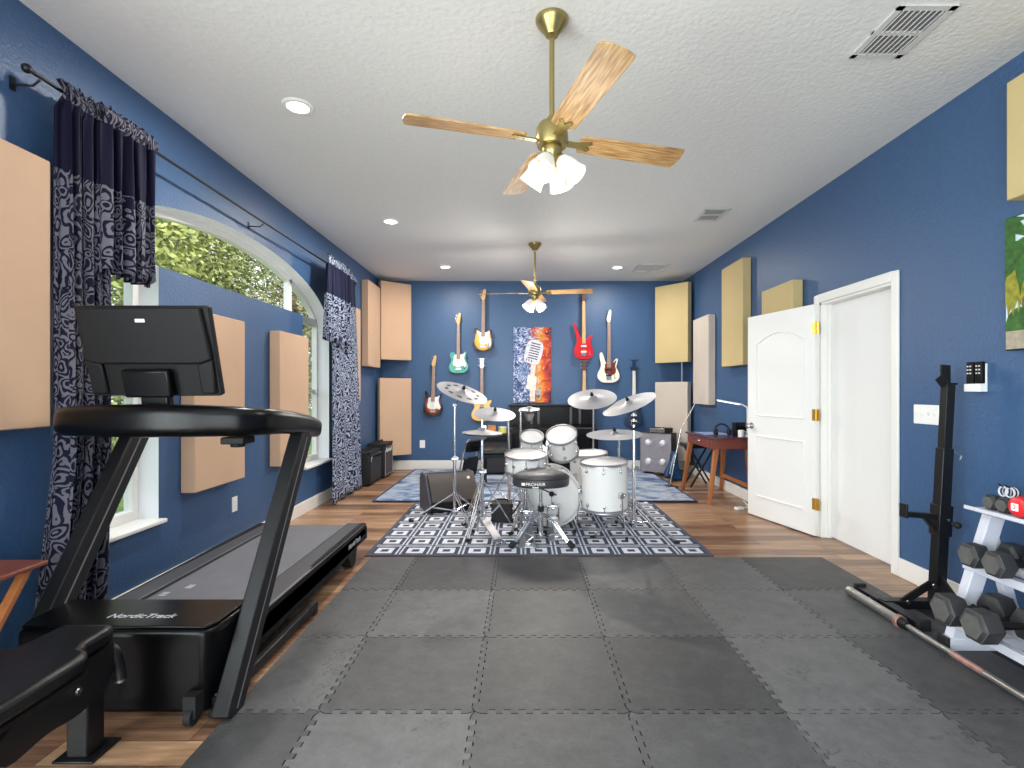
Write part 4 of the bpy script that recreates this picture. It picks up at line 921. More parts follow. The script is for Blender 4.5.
dumbbell(1.985, 2.265, .1755, .076, .1, .325, 'big black hex dumbbell on the bottom rack tier, second from the squat stand')
dumbbell(1.985, 1.962, .1755, .076, .1, .325, 'amber-ended dumbbell on the bottom rack tier at the photo edge', 'yellow', 'yellow')
dumbbell(2.125, 2.455, .4385, .062, .085, .27, 'mid-size hex dumbbell on the middle rack tier, nearest the squat stand')
dumbbell(2.125, 2.325, .4385, .062, .085, .27, 'mid-size hex dumbbell on the middle rack tier, second from the squat stand')
dumbbell(2.27, 2.50, .7005, .041, .055, .165, 'small hex dumbbell on the top rack tier, at the end nearest the squat stand')
dumbbell(2.27, 2.43, .7005, .041, .055, .165, 'small hex dumbbell on the top rack tier, next to the red hand weight')
t = thing('hand_weight', 'red vinyl hand weight with a white square mark on the top rack tier', 'dumbbell', (2.345, 2.335, .7005), None, 'dumbbells on the rack'); o = t.location
for s in (-1, 1):
    g = G(); q = Matrix.Translation((2.345+s*.065, 2.335, .7005+.05)) @ Matrix.Rotation(s*pi/2, 4, 'Y')
    g.lathe([(0, .035), (.03, .034), (.044, .024), (.05, 0), (.046, -.02), (.03, -.03), (0, -.03)], 28, q); h = g.build('round_head', M['red'], t, o)
    if s < 0:
        G().prism(rrect(.034, .034, .004), .0335, .0362, 'z', q).build('number_label', M['white'], h, o)
        text('number', '2', .03, q @ Matrix.Translation((0, 0, .0366)) @ Matrix.Rotation(-pi/2, 4, 'Z'), M['red'], h, o, .0004)
G().cyl((2.30, 2.335, .7505), (2.39, 2.335, .7505), .015).build('handle', M['red'], t, o)
for k, (y, lab) in enumerate(((2.46, 'coiled black and white spring collar on the top rack tier, left one'), (2.425, 'coiled black and white spring collar on the top rack tier, right one'))):
    t = thing('spring_collar', lab, 'spring collar', (2.33, y, .772), None, 'spring collars'); o = t.location
    zc = .772+.026
    for j in range(4):
        g = G(); g.tube([(2.31+j*.008+.002*sin(a), y+.022*cos(a), zc+.022*sin(a)) for a in [2*pi*i/24 for i in range(25)]], .0042, 6, up=(1, 0, 0)); g.build('coil', M['rackwhite' if j % 2 == 0 else 'rubber'], t, o)
    g = G(); g.tube([(2.31, y, zc+.022), (2.295, y+.01, zc+.036)], .004, 6); g.build('grip', M['rubber'], t, o)
# ================================================================== DRUM KIT
RUG = .0105
def drum(name, label, c, n, r, depth, cat='drum', lugs=8, legs=None, holder=None, spin=0):
    """c = world centre of the top head, n = head normal"""
    n = V(n).normalized(); q = zto(n); base = V(c) - n*depth
    t = thing(name, label, cat, base, q, 'white drums of the kit')
    G().lathe([(r-.006, 0), (r, 0), (r, depth), (r-.006, depth)], 48, cap=False).build('shell', M['drumshell'], t)
    G().lathe([(0, depth+.004), (r-.004, depth+.004), (r+.004, depth-.002), (r+.004, depth-.006), (0, depth-.006)], 48, cap=False).build('batter_head', M['drumhead'], t)
    G().lathe([(0, -.003), (r, -.003), (r, .004), (0, .004)], 48, cap=False).build('bottom_head', M['drumhead'], t)
    for z0, z1, nm in ((depth-.012, depth+.011, 'top_hoop'), (-.011, .012, 'bottom_hoop')):
        G().lathe([(r+.003, z0), (r+.012, z0), (r+.009, (z0+z1)/2), (r+.013, z1), (r+.007, z1), (r+.003, z1-.004)], 48, cap=False).build(nm, M['hoop'], t)
    for i in range(lugs):
        a = 2*pi*(i+.5)/lugs + spin; R = Matrix.Rotation(a, 4, 'Z')
        zs_ = (.05, depth-.055) if depth > .2 else (depth/2,)
        for z in zs_:
            g = G(); g.lathe([(.0, 0), (.016, 0), (.015, .01), (.009, .018), (0, .02)], 14, R @ Matrix.Translation((r-.001, 0, z)) @ Matrix.Rotation(pi/2, 4, 'Y'))
            top = z > depth/2 or len(zs_) == 1
            g.cyl(R @ V((r+.0115, 0, z)), R @ V((r+.0115, 0, depth if top else 0)), .0035, n=6)
            if len(zs_) == 1: g.cyl(R @ V((r+.0115, 0, z)), R @ V((r+.0115, 0, 0)), .0035, n=6)
            g.build('lug', M['chrome'], t)
    if legs:
        for i in range(3):
            a = legs[1] + 2*pi*i/3; R = Matrix.Rotation(a, 4, 'Z'); zf = legs[0]
            g = G(); g.tube([R @ V((r+.03, 0, depth*.42)), R @ V((r+.03, 0, .02)), R @ V((r+.045, 0, -.05)), R @ V((r+.075, 0, zf+.03))], .0065, 8, up=R @ V((0, 1, 0))); lg = g.build('leg', M['chrome'], t)
            G().cyl(R @ V((r+.074, 0, zf+.035)), R @ V((r+.078, 0, zf)), .012, .015, 10).build('rubber_foot', M['rubber'], lg)
            g = G(); g.box(R @ V((r+.018, 0, depth*.36)), (.04, .045, .05), R.to_3x3()); g.cyl(R @ V((r+.03, .02, depth*.36)), R @ V((r+.03, .055, depth*.36)), .011, n=10); g.build('leg_bracket', M['chrome'], lg, bev=.004)
    return t
drum('snare_drum', 'shallow white snare drum at the left front, above the stool seat edge', (.03, 4.58, .708), (.0, -.15, .985), .178, .14, lugs=10)
drum('rack_tom', 'smaller white tom at the back left, tilted towards the stool', (.088, 4.88, .84), (.03, -.5, .866), .105, .17, lugs=6)
drum('rack_tom', 'larger white tom at the back, tilted steeply beside the black piano front', (.372, 4.88, .858), (-.15, -.55, .82), .138, .22, lugs=6)
ft = drum('floor_tom', 'biggest white floor tom at the right front of the kit', (.722, 4.53, .648), (-.035, -.06, 1), .2, .40, legs=(-.236, rad(-60)), spin=.2)
drum('floor_tom', 'white floor tom half hidden behind the biggest floor tom', (.675, 5.28, .63), (-.05, -.06, 1), .19, .3, legs=(-.305, rad(100)), spin=.3)
# bass drum lying on its side
BR, BX, BY, BD = .255, .28, 4.76, .28
t = thing('bass_drum', 'white bass drum lying on its side behind the stool', 'drum', (BX, BY+BD/2, RUG), None, 'white drums of the kit'); o = t.location
q = Matrix.Translation((BX, BY+BD, RUG+BR+.022)) @ Matrix.Rotation(pi/2, 4, 'X')
G().lathe([(BR-.008, 0), (BR, 0), (BR, BD), (BR-.008, BD)], 56, q, cap=False).build('shell', M['drumshell'], t, o)
G().lathe([(0, BD+.006), (BR-.01, BD+.006), (BR+.002, BD-.004), (0, BD-.008)], 56, q, cap=False).build('batter_head', M['drumhead'], t, o)
G().lathe([(0, .006), (BR, .006), (BR, -.004), (0, -.004)], 56, q, cap=False).build('front_head', M['drumhead'], t, o)
for z0, z1 in ((BD-.02, BD+.02), (-.02, .02)): G().lathe([(BR+.002, z0), (BR+.018, z0), (BR+.018, z1), (BR+.002, z1)], 56, q, cap=False).build('hoop', M['drumshell'], t, o)
for i in range(8):
    a = 2*pi*(i+.5)/8; R = q @ Matrix.Rotation(a, 4, 'Z')
    g = G(); g.box(R @ V((BR+.008, 0, BD-.1)), (.02, .02, .06), R.to_3x3()); g.cyl(R @ V((BR+.022, 0, BD-.1)), R @ V((BR+.022, 0, BD+.022)), .004, n=6); g.box(R @ V((BR+.022, 0, BD+.022)), (.012, .03, .01), R.to_3x3()); g.build('lug', M['chrome'], t, o)
for s in (-1, 1):
    g = G(); g.tube([(BX+s*.23, BY+BD-.07, .3), (BX+s*.34, BY+BD-.02, .12), (BX+s*.40, BY+BD+.02, RUG+.01)], .009, 8, up=(0, 1, 0)); g.build('spur', M['chrome'], t, o)
g = G(); g.cyl((.235, BY+.17, .53), (.235, BY+.17, .78), .015); g.box((.235, BY+.17, .54), (.08, .09, .03)); th_ = g.build('tom_post', M['chrome'], t, o, bev=.004)
for s, e in ((-1, (.105, 4.99, .77)), (1, (.36, 5.02, .76))):
    g = G(); g.box((.235+s*.02, BY+.17, .75+.03*s), (.05, .05, .045)); g.tube([(.235, BY+.17, .75+.03*s), (.235+s*.06, BY+.18, .775), e], .009, 8); g.build('tom_arm', M['chrome'], th_, o, bev=.003)

def cymbal(label, c, n, r, slots=0, dome=.02, cat='cymbal', group='grey cymbals of the kit'):
    t = thing('cymbal', label, cat, c, zto(n), group)
    G().lathe([(.006, dome+.012), (.02, dome+.011), (.04, dome*.85), (.052, dome*.5), (r*.6, dome*.28), (r, 0), (r, -.0018), (r*.6, dome*.28-.002), (.052, dome*.5-.002), (.006, dome+.009)], 56, cap=False).build('bow', M['cymbal'], t)
    if slots:
        for i in range(slots):
            a = 2*pi*i/slots+.3; rr = r*.62; z = dome*.27
            R = Matrix.Rotation(a, 4, 'Z') @ Matrix.Translation((rr, 0, z-.0005)) @ Matrix.Rotation(math.atan2(dome*.5, r*.8), 4, 'Y')
            G().prism(rrect(.032, .05, .014), -.003, .0022, 'z', R).build('slot', M['slot'], t)
    return t
def stand(name, label, x, y, hub, foot, rot, top, tip=None, n=None, cat='cymbal stand', group='chrome cymbal stands', z0=RUG):
    """double braced tripod; hub=height where legs meet, top=(x,y,z) end of pole, tip=cymbal seat"""
    t = thing(name, label, cat, (x, y, z0), None, group); o = (x, y, z0)
    top = V(top); g = G(); g.cyl((x, y, z0+.06), (x, y, max(hub+.1, top.z*.55)), .0155, n=14); pole = g.build('lower_tube', M['chrome'], t, o)
    zm = max(hub+.1, top.z*.55)
    g = G(); g.cyl((x, y, zm-.02), top, .0118, n=12); g.build('upper_tube', M['chrome'], t, o)
    g = G(); g.cyl((x, y, zm-.035), (x, y, zm+.02), .021, n=16); g.box((x+.02, y-.02, zm), (.04, .012, .03)); g.cyl((x, y-.02, zm), (x, y-.055, zm), .006, n=8); g.box((x, y-.058, zm), (.045, .008, .018)); g.build('height_clamp', M['chrome'], t, o, bev=.003)
    for i in range(3):
        a = rot+2*pi*i/3; d = V((cos(a), sin(a), 0)); s = V((-sin(a), cos(a), 0)); b = V((x, y, 0))
        g = G()
        for k in (-1, 1): g.tube([b+d*.02+s*.011*k+V((0, 0, hub)), b+d*foot*.55+s*.011*k+V((0, 0, (hub+z0)*.5)), b+d*(foot-.01)+s*.008*k+V((0, 0, z0+.018))], .0055, 6, up=s)
        for k in (-1, 1): g.tube([b+d*.02+s*.012*k+V((0, 0, z0+.11)), b+d*foot*.52+s*.012*k+V((0, 0, (hub+z0)*.52))], .0045, 6, up=s)
        lg = g.build('leg', M['chrome'], t, o)
        G().box(b+d*foot+V((0, 0, z0+.014)), (.05, .026, .026), Matrix.Rotation(a, 3, 'Z')).build('rubber_foot', M['rubber'], lg, o, bev=.006)
    for z in (hub, z0+.11): g = G(); g.cyl((x, y, z-.018), (x, y, z+.018), .024, n=16); g.build('leg_collar', M['chrome'], t, o)
    if tip is not None:
        tip = V(tip); n = V(n).normalized()
        g = G(); g.cyl(top+V((-.018, 0, 0)), top+V((.018, 0, 0)), .017, n=14); g.tube([top, tip-n*.05], .0075, 8); g.cyl(tip-n*.055, tip+n*.06, .004, n=8); g.cyl(tip-n*.03, tip-n*.005, .012, .018, n=14); arm = g.build('tilter', M['chrome'], t, o)
        g = G(); g.cyl(tip+n*.036, tip+n*.05, .017, n=14); g.cyl(tip+n*.05, tip+n*.068, .011, n=10); g.build('wing_nut', M['rubber'], arm, o)
    return t
C1, n1 = (-.555, 4.72, 1.262), (.337, -.266, .903); cymbal('slotted grey cymbal at the far left of the kit, highest and tilted right', C1, n1, .24, 10)
stand('cymbal_stand', 'chrome stand carrying the slotted cymbal, in front of the wedge monitor', -.655, 4.95, .28, .42, rad(-60), (-.65, 4.93, 1.14), C1, n1)
C2, n2 = (-.27, 5.0, 1.05), (.084, -.28, .955); cymbal('plain grey cymbal in front of the honey yellow guitar, above the hi-hat', C2, n2, .203)
stand('cymbal_stand', 'chrome stand behind the hi-hat carrying the cymbal before the yellow guitar', -.135, 5.35, .45, .3, rad(30), (-.15, 5.33, .98), C2, n2)
C3, n3 = (.674, 4.95, 1.20), (-.13, -.375, .918); cymbal('grey cymbal over the floor toms, left of the steeply tilted one', C3, n3, .236)
stand('cymbal_stand', 'chrome stand behind the floor toms carrying the cymbal above them', .79, 5.72, .45, .3, rad(90), (.785, 5.66, 1.12), C3, n3)
C4, n4 = (.958, 4.60, 1.16), (-.385, -.165, .908); cymbal('grey cymbal tilted steeply at the far right of the kit', C4, n4, .25)
s4 = stand('cymbal_stand', 'tall chrome stand at the right edge of the kit beside the biggest floor tom', .985, 4.52, .30, .40, rad(-42), (.985, 4.53, 1.09), C4, n4)
for z in (.93, .98, 1.03): G().cyl((.985, 4.53, z), (.985, 4.53, z+.025), .017, n=14).build('dark_band', M['rubber'], s4, (.985, 4.52, RUG))  # dark bands around the upper tube
C5, n5 = (.885, 4.92, .857), (-.04, -.10, .99); cymbal('large flat grey ride cymbal low at the right, above the floor toms', C5, n5, .27)
stand('cymbal_stand', 'chrome stand under the low flat ride cymbal', .965, 5.12, .4, .3, rad(45), (.96, 5.1, .80), C5, n5)
C6, n6 = (.07, 5.1, 1.095), (0, -.16, .987); cymbal('tiny grey splash cymbal below the microphone painting', C6, n6, .103, dome=.014)
sp_ = stand('cymbal_stand', 'slim chrome boom stand carrying the tiny splash cymbal below the microphone painting', -.02, 5.62, .4, .28, rad(10), (-.02, 5.6, 1.06), C6, n6)
G().lathe([(.01, .0), (.04, -.01), (.05, -.03), (.028, -.09), (.012, -.1), (0, -.1)], 20, Matrix.Translation((.07, 5.1, 1.075))).build('cup_holder', M['steel'], sp_, (-.02, 5.62, RUG))
# hi-hat
HX, HY = -.36, 4.58
t = stand('hi_hat_stand', 'chrome hi-hat stand with a long white footboard pedal', HX, HY, .46, .30, rad(-110), (HX, HY, 1.02), cat='hi-hat stand', group=None)
o = (HX, HY, RUG)
g = G()
for s in (-1, 1): g.tube([(HX+s*.035, HY-.05, RUG+.02), (HX+s*.035, HY-.05, .2), (HX+s*.02, HY-.045, .26), (HX, HY-.045, .28)], .008, 8, up=(1, 0, 0))
g.build('pedal_frame', M['chrome'], t, o)
g = G(); g.beam((HX+.02, HY-.06, .16), (HX+.16, HY-.33, RUG+.03), .085, .012, w2=.075); fb = g.build('footboard', M['pedal'], t, o, bev=.004)
g = G(); g.beam((HX+.145, HY-.30, RUG+.015), (HX+.19, HY-.38, RUG+.015), .085, .02); g.build('heel_plate', M['chrome'], fb, o, bev=.004)
g = G(); g.cyl((HX, HY, .92), (HX, HY, .95), .014); g.box((HX+.02, HY, .955), (.03, .012, .02)); g.build('clutch', M['chrome'], t, o)
for s, nm in ((1, 'upper dish-shaped hi-hat cymbal on the hi-hat stand'), (-1, 'lower upturned hi-hat cymbal on the hi-hat stand')):
    t = thing('hi_hat_cymbal', nm, 'cymbal', (HX, HY, .9 if s > 0 else .892), zto((.03, -.035, 1)), 'hi-hat cymbals')
    r = .18; G().lathe([(.006, s*.052), (.025, s*.05), (.045, s*.03), (.06, s*.024), (r, s*.003), (r, s*.0012), (.06, s*.022), (.045, s*.028), (.025, s*.048), (.006, s*.05)], 56, cap=False).build('bow', M['cymbal'], t)
# snare stand
t = stand('snare_stand', 'chrome snare stand with basket arms under the shallow snare drum', .03, 4.62, .34, .17, rad(100), (.03, 4.605, .53), cat='snare stand', group=None); o = (.03, 4.62, RUG)
for i in range(3):
    a = rad(30+120*i); d = V((cos(a), sin(a), 0)); c = V((.03, 4.61, .52))
    g = G(); g.tube([c, c+d*.16+V((0, 0, .02-.15*d.y*.16)), c+d*.205+V((0, 0, .05+.03*d.y)), c+d*.2+V((0, 0, .085+.03*d.y))], .0075, 8, up=V((-d.y, d.x, 0))); g.build('basket_arm', M['chrome'], t, o)
# double bass pedal
t = thing('bass_drum_pedal', 'double bass drum pedal with round black beaters and long chrome footboards', 'drum pedal', (BX, 4.62, RUG)); o = t.location
for px, py, nm in ((BX, 4.62, 'footboard'), (.035, 4.42, 'slave_footboard')):
    g = G()
    for s in (-1, 1): g.tube([(px+s*.05, py+.08, RUG+.01), (px+s*.05, py+.06, .2), (px+s*.035, py+.055, .235)], .009, 8, up=(1, 0, 0))
    g.cyl((px-.06, py+.058, .225), (px+.06, py+.058, .225), .009); g.lathe([(0, -.012), (.035, -.012), (.035, .012), (0, .012)], 20, Matrix.Translation((px, py+.058, .225)) @ Matrix.Rotation(pi/2, 4, 'Y')); fr2 = g.build('pedal_frame', M['chrome'], t, o)
    g = G(); g.beam((px, py+.03, .15), (px+.03, py-.26, RUG+.025), .08, .01, w2=.07); fb = g.build(nm, M['chrome'], t, o, bev=.004)
    g = G(); g.bx(px-.015, px+.075, py-.33, py-.24, RUG, RUG+.022); g.build('heel_plate', M['chrome'], fb, o, bev=.004)
    g = G(); g.bx(px-.06, px+.07, py-.3, py+.09, RUG, RUG+.006); g.build('base_plate', M['steel'], t, o)
for x in (BX-.012,):
    g = G(); g.cyl((x, 4.678, .225), (x, 4.69, .32), .005, n=8); sh = g.build('beater_rod', M['chrome'], t, o)
    g = G(); g.lathe([(0, -.02), (.018, -.019), (.024, 0), (.018, .019), (0, .02)], 18, Matrix.Translation((x, 4.70, .33)) @ Matrix.Rotation(pi/2, 4, 'X')); g.ball((x, 4.70, .33), .025); g.build('beater_head', M['rubber'], sh, o)
g = G(); g.cyl((.1, 4.478, .225), (.22, 4.678, .225), .009); g.build('drive_shaft', M['chrome'], t, o)
# stool
SX, SY = .155, 4.29
t = thing('drum_stool', 'round charcoal drum stool with saddle seat and chrome tripod, front of the kit', 'stool', (SX, SY, RUG)); o = t.location
def seat_r(a): return .225 + .012*cos(2*a)
g = G(); seg = 56; vs = []; fs = []
prof = [(0, .07), (.5, .072), (.8, .068), (.93, .055), (1, .02), (1, -.03), (.97, -.045), (0, -.045)]
for i in range(seg):
    a = 2*pi*i/seg
    for k, z in prof:
        r = seat_r(a)*k; x, y = r*cos(a), r*sin(a)*.86; zz = z
        if z > .05: zz += .01*max(0, sin(a))*k*(1 if abs(cos(a)) < .6 else .3) - .012*k*(cos(a)**2)
        vs.append((SX+x, SY+y, .535+zz))
k = len(prof)
for i in range(seg):
    for j in range(k-1): a, b = i*k+j, ((i+1) % seg)*k+j; fs.append((a, b, b+1, a+1))
g.add(vs, fs); st = g.build('seat', M['greyvinyl'], t, o)
g = G(); g.tube([(SX+seat_r(a)*cos(a)*1.003, SY+seat_r(a)*sin(a)*.863, .56) for a in [2*pi*i/56 for i in range(56)]], .004, 6, closed=True); g.build('piping', M['upright'], st, o)
for s_, sz, dz in (('PROHAIR', .038, .0), ('DRUMS', .013, -.03)):
    if s_ == 'DRUMS': continue
    fx = SX-.03; lt = text('seat_lettering', s_, sz, frame((SX-.05, SY-.199, .528), (1, .035, 0), (0, 0, 1)), M['white'], st, o, .0008)
g = G(); g.box((SX-.05, SY-.1975, .503), (.05, .004, .007)); g.build('seat_underline', M['white'], st, o); g = G(); g.box((SX-.148, SY-.182, .528), (.028, .004, .022), Matrix.Rotation(-.25, 3, 'Z')); g.build('seat_emblem', M['white'], st, o)
g = G(); g.cyl((SX, SY, .05), (SX, SY, .34), .02, n=18); g.build('lower_tube', M['chrome'], t, o)
g = G(); g.cyl((SX, SY, .33), (SX, SY, .495), .0145, n=16); g.cyl((SX, SY, .47), (SX, SY, .492), .05, n=20); g.build('seat_post', M['chrome'], t, o)
g = G(); g.cyl((SX, SY, .27), (SX, SY, .315), .027, n=18); g.tube([(SX, SY, .46), (SX+.08, SY-.09, .44), (SX+.12, SY-.12, .43)], .006, 8); g.build('clamp', M['upright'], t, o)
for i in range(3):
    a = rad(-35+120*i) if i != 1 else rad(90); a = (rad(215), rad(-35), rad(90))[i]; d = V((cos(a), sin(a), 0)); s = V((-sin(a), cos(a), 0)); b = V((SX, SY, 0))
    g = G()
    for k in (-1, 1): g.tube([b+d*.02+s*.016*k+V((0, 0, .25)), b+d*.14+s*.016*k+V((0, 0, .19)), b+d*.25+s*.014*k+V((0, 0, .07)), b+d*.285+s*.012*k+V((0, 0, .03))], .008, 8, up=s)
    g.tube([b+d*.02+V((0, 0, .05)), b+d*.2+V((0, 0, .13))], .006, 6, up=s); lg = g.build('leg', M['chrome'], t, o)
    g = G(); g.beam(b+d*.265+V((0, 0, .06)), b+d*.31+V((0, 0, RUG+.008)), .05, .028); g.build('rubber_foot', M['rubber'], lg, o, bev=.006)
# wedge monitor
t = thing('floor_monitor', 'dark wedge-shaped stage monitor speaker on the rug behind the slotted cymbal stand', 'speaker', (-.79, 5.5, RUG), rad(24)); 
prof = [(-.16, 0.0), (-.235, .12), (-.02, .385), (.16, .385), (.21, .33), (.21, 0.0)]
for x in (-.27, .245): G().prism([(y*1.01, z*1.01+.0) for y, z in prof], x, x+.03, 'x').build('end_cheek', M['wedgeend'], t, bev=.012)
G().prism([(-.15, .004), (-.21, .115), (-.01, .37), (.155, .375), (.2, .32), (.2, .004)], -.245, .25, 'x').build('cabinet', M['rubber'], t)
g = G(); gp_ = spline([( -.232, .13), (-.16, .24), (-.09, .325), (-.02, .382)], 3)
g.prism([(p.x-.004, p.y+.003) for p in gp_] + [(p.x+.012, p.y-.012) for p in gp_][::-1], -.24, .245, 'x'); gr = g.build('grille', M['wedge'], t)
g = G(); g.prism(rrect(.028, .03, .004), 0, .003, 'z', frame((.19, -.085, .336), (1, 0, 0), (0, .62, .78))); g.build('badge', M['white'], gr)
# black case behind the hi-hat
t = thing('equipment_case', 'small black case on the rug between hi-hat stand and bass pedal', 'case', (-.2, 5.02, RUG))
G().bx(-.1, .1, -.1, .1, 0, .18).build('body', M['amp'], t, bev=.01)
for x in (-.097, .097):
    for z in (.015, .165): G().box((x, -.097, z), (.03, .012, .03)).build('corner_cap', M['rubber'], t, bev=.004)
g = G(); g.tube([(-.06, 0, .18), (-.05, 0, .205), (.05, 0, .205), (.06, 0, .18)], .008, 8, up=(0, 1, 0)); g.build('handle', M['rubber'], t)

# ================================================================== GUITARS ON THE BACK WALL
STRAT = [(0,0),(.085,.008),(.14,.05),(.158,.12),(.14,.185),(.112,.235),(.115,.28),(.135,.335),(.118,.36),(.085,.335),(.05,.29),(-.05,.295),(-.085,.355),(-.115,.395),(-.135,.38),(-.128,.31),(-.108,.245),(-.125,.19),(-.152,.13),(-.15,.06),(-.095,.008)]
TELE = [(0,0),(.09,.01),(.148,.06),(.155,.125),(.13,.19),(.115,.235),(.125,.29),(.13,.335),(.105,.345),(.075,.3),(.045,.275),(-.035,.29),(-.06,.325),(-.105,.335),(-.138,.31),(-.135,.26),(-.115,.21),(-.135,.16),(-.155,.1),(-.14,.045),(-.08,.006)]
OFFS = [(0,0),(.1,.006),(.155,.06),(.155,.14),(.128,.21),(.122,.25),(.14,.305),(.13,.34),(.095,.33),(.05,.295),(-.045,.3),(-.085,.35),(-.125,.365),(-.145,.33),(-.13,.26),(-.125,.2),(-.15,.14),(-.16,.07),(-.1,.008)]
SING = [(0,0),(.1,.01),(.165,.07),(.17,.14),(.135,.21),(.125,.25),(.15,.3),(.145,.335),(.105,.325),(.06,.29),(.03,.3),(-.03,.335),(-.085,.35),(-.128,.32),(-.13,.265),(-.118,.225),(-.145,.17),(-.17,.11),(-.155,.045),(-.09,.006)]
BASS = [(0,0),(.09,.01),(.16,.06),(.172,.13),(.145,.2),(.12,.25),(.135,.31),(.145,.37),(.12,.385),(.08,.34),(.045,.3),(-.045,.32),(-.08,.42),(-.11,.48),(-.14,.47),(-.145,.4),(-.125,.3),(-.14,.22),(-.175,.15),(-.175,.075),(-.11,.01)]
MODB = [(0,0),(.08,.0),(.14,.05),(.152,.12),(.125,.2),(.105,.27),(.12,.33),(.145,.37),(.125,.385),(.075,.35),(.04,.31),(-.04,.33),(-.085,.43),(-.135,.56),(-.158,.57),(-.145,.46),(-.112,.32),(-.125,.22),(-.155,.14),(-.145,.06),(-.085,.005)]
HEAD6 = [(-.02,0),(.02,0),(.028,.04),(.034,.1),(.04,.16),(.03,.185),(.008,.185),(-.004,.16),(-.034,.055),(-.034,.035)]
HEADLP = [(-.022,0),(.022,0),(.036,.03),(.03,.1),(.038,.16),(.02,.17),(0,.158),(-.02,.17),(-.038,.16),(-.03,.1),(-.036,.03)]
def guitar(label, u, vtop, vbot, outline, body, guard, neckm, headm, headp, bass=False, board=None, gpoly=None, pick=3, tuners=6, two=False, hang=True, sc=None, hanglabel='', pc='white', tilt=0):
    Y = YB-.075; k = Y/512
    z0 = EYE-(vbot-390)*k; z1 = EYE-(vtop-390)*k; x = (u-522.4)*k; Lg = z1-z0
    t = thing('electric_bass' if bass else 'electric_guitar', label, 'bass guitar' if bass else 'guitar', (x, Y, z0), None, 'guitars hanging on the back wall')
    t.rotation_euler = (0, rad(tilt), 0)
    pol = spline2([(p[0], p[1]) for p in outline], 4); bh = max(p[1] for p in outline)
    hh = .18 if not bass else .2; nz = Lg-hh; jz = .30 if outline not in (BASS, MODB) else .315
    G().prism(pol, -.022, .022, 'y').build('body', M[body], t, bev=.006, seg=3)
    e = -.0225
    if guard:
        gpl = gpoly or [(-.028, .3), (.03, .3), (.075, .31), (.108, .33), (.09, .26), (.1, .2), (.125, .14), (.1, .1), (.05, .12), (-.06, .115), (-.09, .16), (-.075, .22), (-.07, .28)]
        G().prism(spline2(gpl, 3), e-.003, e, 'y').build('pickguard', M[guard], t)
    G().prism([(-.028, jz-.03), (.028, jz-.03), (.021, nz), (-.021, nz)], -.034, -.012, 'y').build('neck', M[neckm], t, bev=.003)
    G().prism([(-.029, jz-.07), (.029, jz-.07), (.0215, nz), (-.0215, nz)], -.039, -.034, 'y').build('fingerboard', M[board or 'rosewood'], t)
    G().prism([(a, nz+b*hh/.185) for a, b in headp], -.03, -.014, 'y').build('headstock', M[headm], t, bev=.003)
    for i in range(tuners):
        s = -1 if not two else (-1 if i % 2 else 1); zz = nz + hh*(.25+.62*(i/(tuners-1) if not two else (i//2)/max(1, tuners/2-1)))
        xx = s*(.035 if two else (.038-.035*((zz-nz)/hh)))
        g = G(); g.cyl((xx, -.022, zz), (xx+s*.022, -.022, zz), .004, n=8); g.cyl((xx+s*.02, -.022, zz), (xx+s*.027, -.022, zz), .009 if not bass else .013, n=10); g.build('tuning_peg', M['chrome' if not bass else 'upright'], t)
    for i in range(pick): G().prism(rrect(.075 if not bass else .09, .018 if pick > 2 else .03, .008), e-.011, e, 'y', Matrix.Translation((0, 0, .115+i*(.055 if pick > 2 else .09)))).build('pickup', M[pc], t)
    G().prism(rrect(.08, .03 if not bass else .045, .004), e-.01, e, 'y', Matrix.Translation((0, 0, .07))).build('bridge', M['chrome'], t)
    for i in range(2): g = G(); g.cyl((.085+.012*i, e, .11-.035*i), (.085+.012*i, e-.016, .11-.035*i), .0095, n=12); g.build('control_knob', M['black' if pc == 'white' else 'chrome'], t)
    g = G()
    for i in range(4 if bass else 6): xx = -.017+.034*i/(3 if bass else 5); g.cyl((xx*1.25, -.043, .075), (xx*.85, -.0405, nz+.01), .0006 if not bass else .001, n=4)
    g.build('strings', M['steel'], t)
    if hang:
        h = thing('guitar_hanger', hanglabel, 'guitar hanger', (x, YB, z0+nz+.01), None, 'black wall hangers for the guitars')
        g = G(); g.prism(rrect(.05, .07, .01), -.012, -.0005, 'y', Matrix.Translation((0, 0, .03))); g.cyl((0, -.012, .0), (0, -.045, -.0), .006, n=8); g.build('mount', M['black'], h)
        for s in (-1, 1): g = G(); g.tube([(0, -.042, .0), (s*.03, -.045, -.006), (s*.032, -.085, -.006), (s*.03, -.11, .0)], .006, 8); g.build('yoke_arm', M['rubber'], h)
    return t
hl = 'black wall hanger behind the headstock of the '
guitar('sunburst guitar with white pickguard, leftmost on the back wall', 432.8, 355.5, 415.8, STRAT, 'sunburst', 'white', 'maple', 'maple', HEAD6, hanglabel=hl+'leftmost sunburst guitar', pc='white', tilt=1.5)
guitar('teal guitar with white pickguard on the back wall above the slotted cymbal', 458.6, 313, 373.3, TELE, 'teal', 'white', 'maple', 'maple', HEAD6, hanglabel=hl+'teal guitar', pick=2, board='rosewood')
guitar('amber guitar with dark edge and white pickguard, highest of the left group', 483, 289.5, 351, OFFS, 'amberburst', 'white', 'maple', 'maple', HEAD6, hanglabel=hl+'amber guitar', pick=2, gpoly=[(-.1, .33), (-.03, .29), (.03, .29), (.1, .315), (.1, .25), (.12, .18), (.13, .1), (.1, .05), (.07, .1), (.02, .13), (-.06, .13), (-.06, .22), (-.09, .28)], tilt=.6)
guitar('honey yellow guitar partly hidden behind a plain grey cymbal', 482, 357, 421, SING, 'lemon', None, 'maple', 'cream', HEADLP, hanglabel=hl+'honey yellow guitar', pick=2, two=True, pc='black')
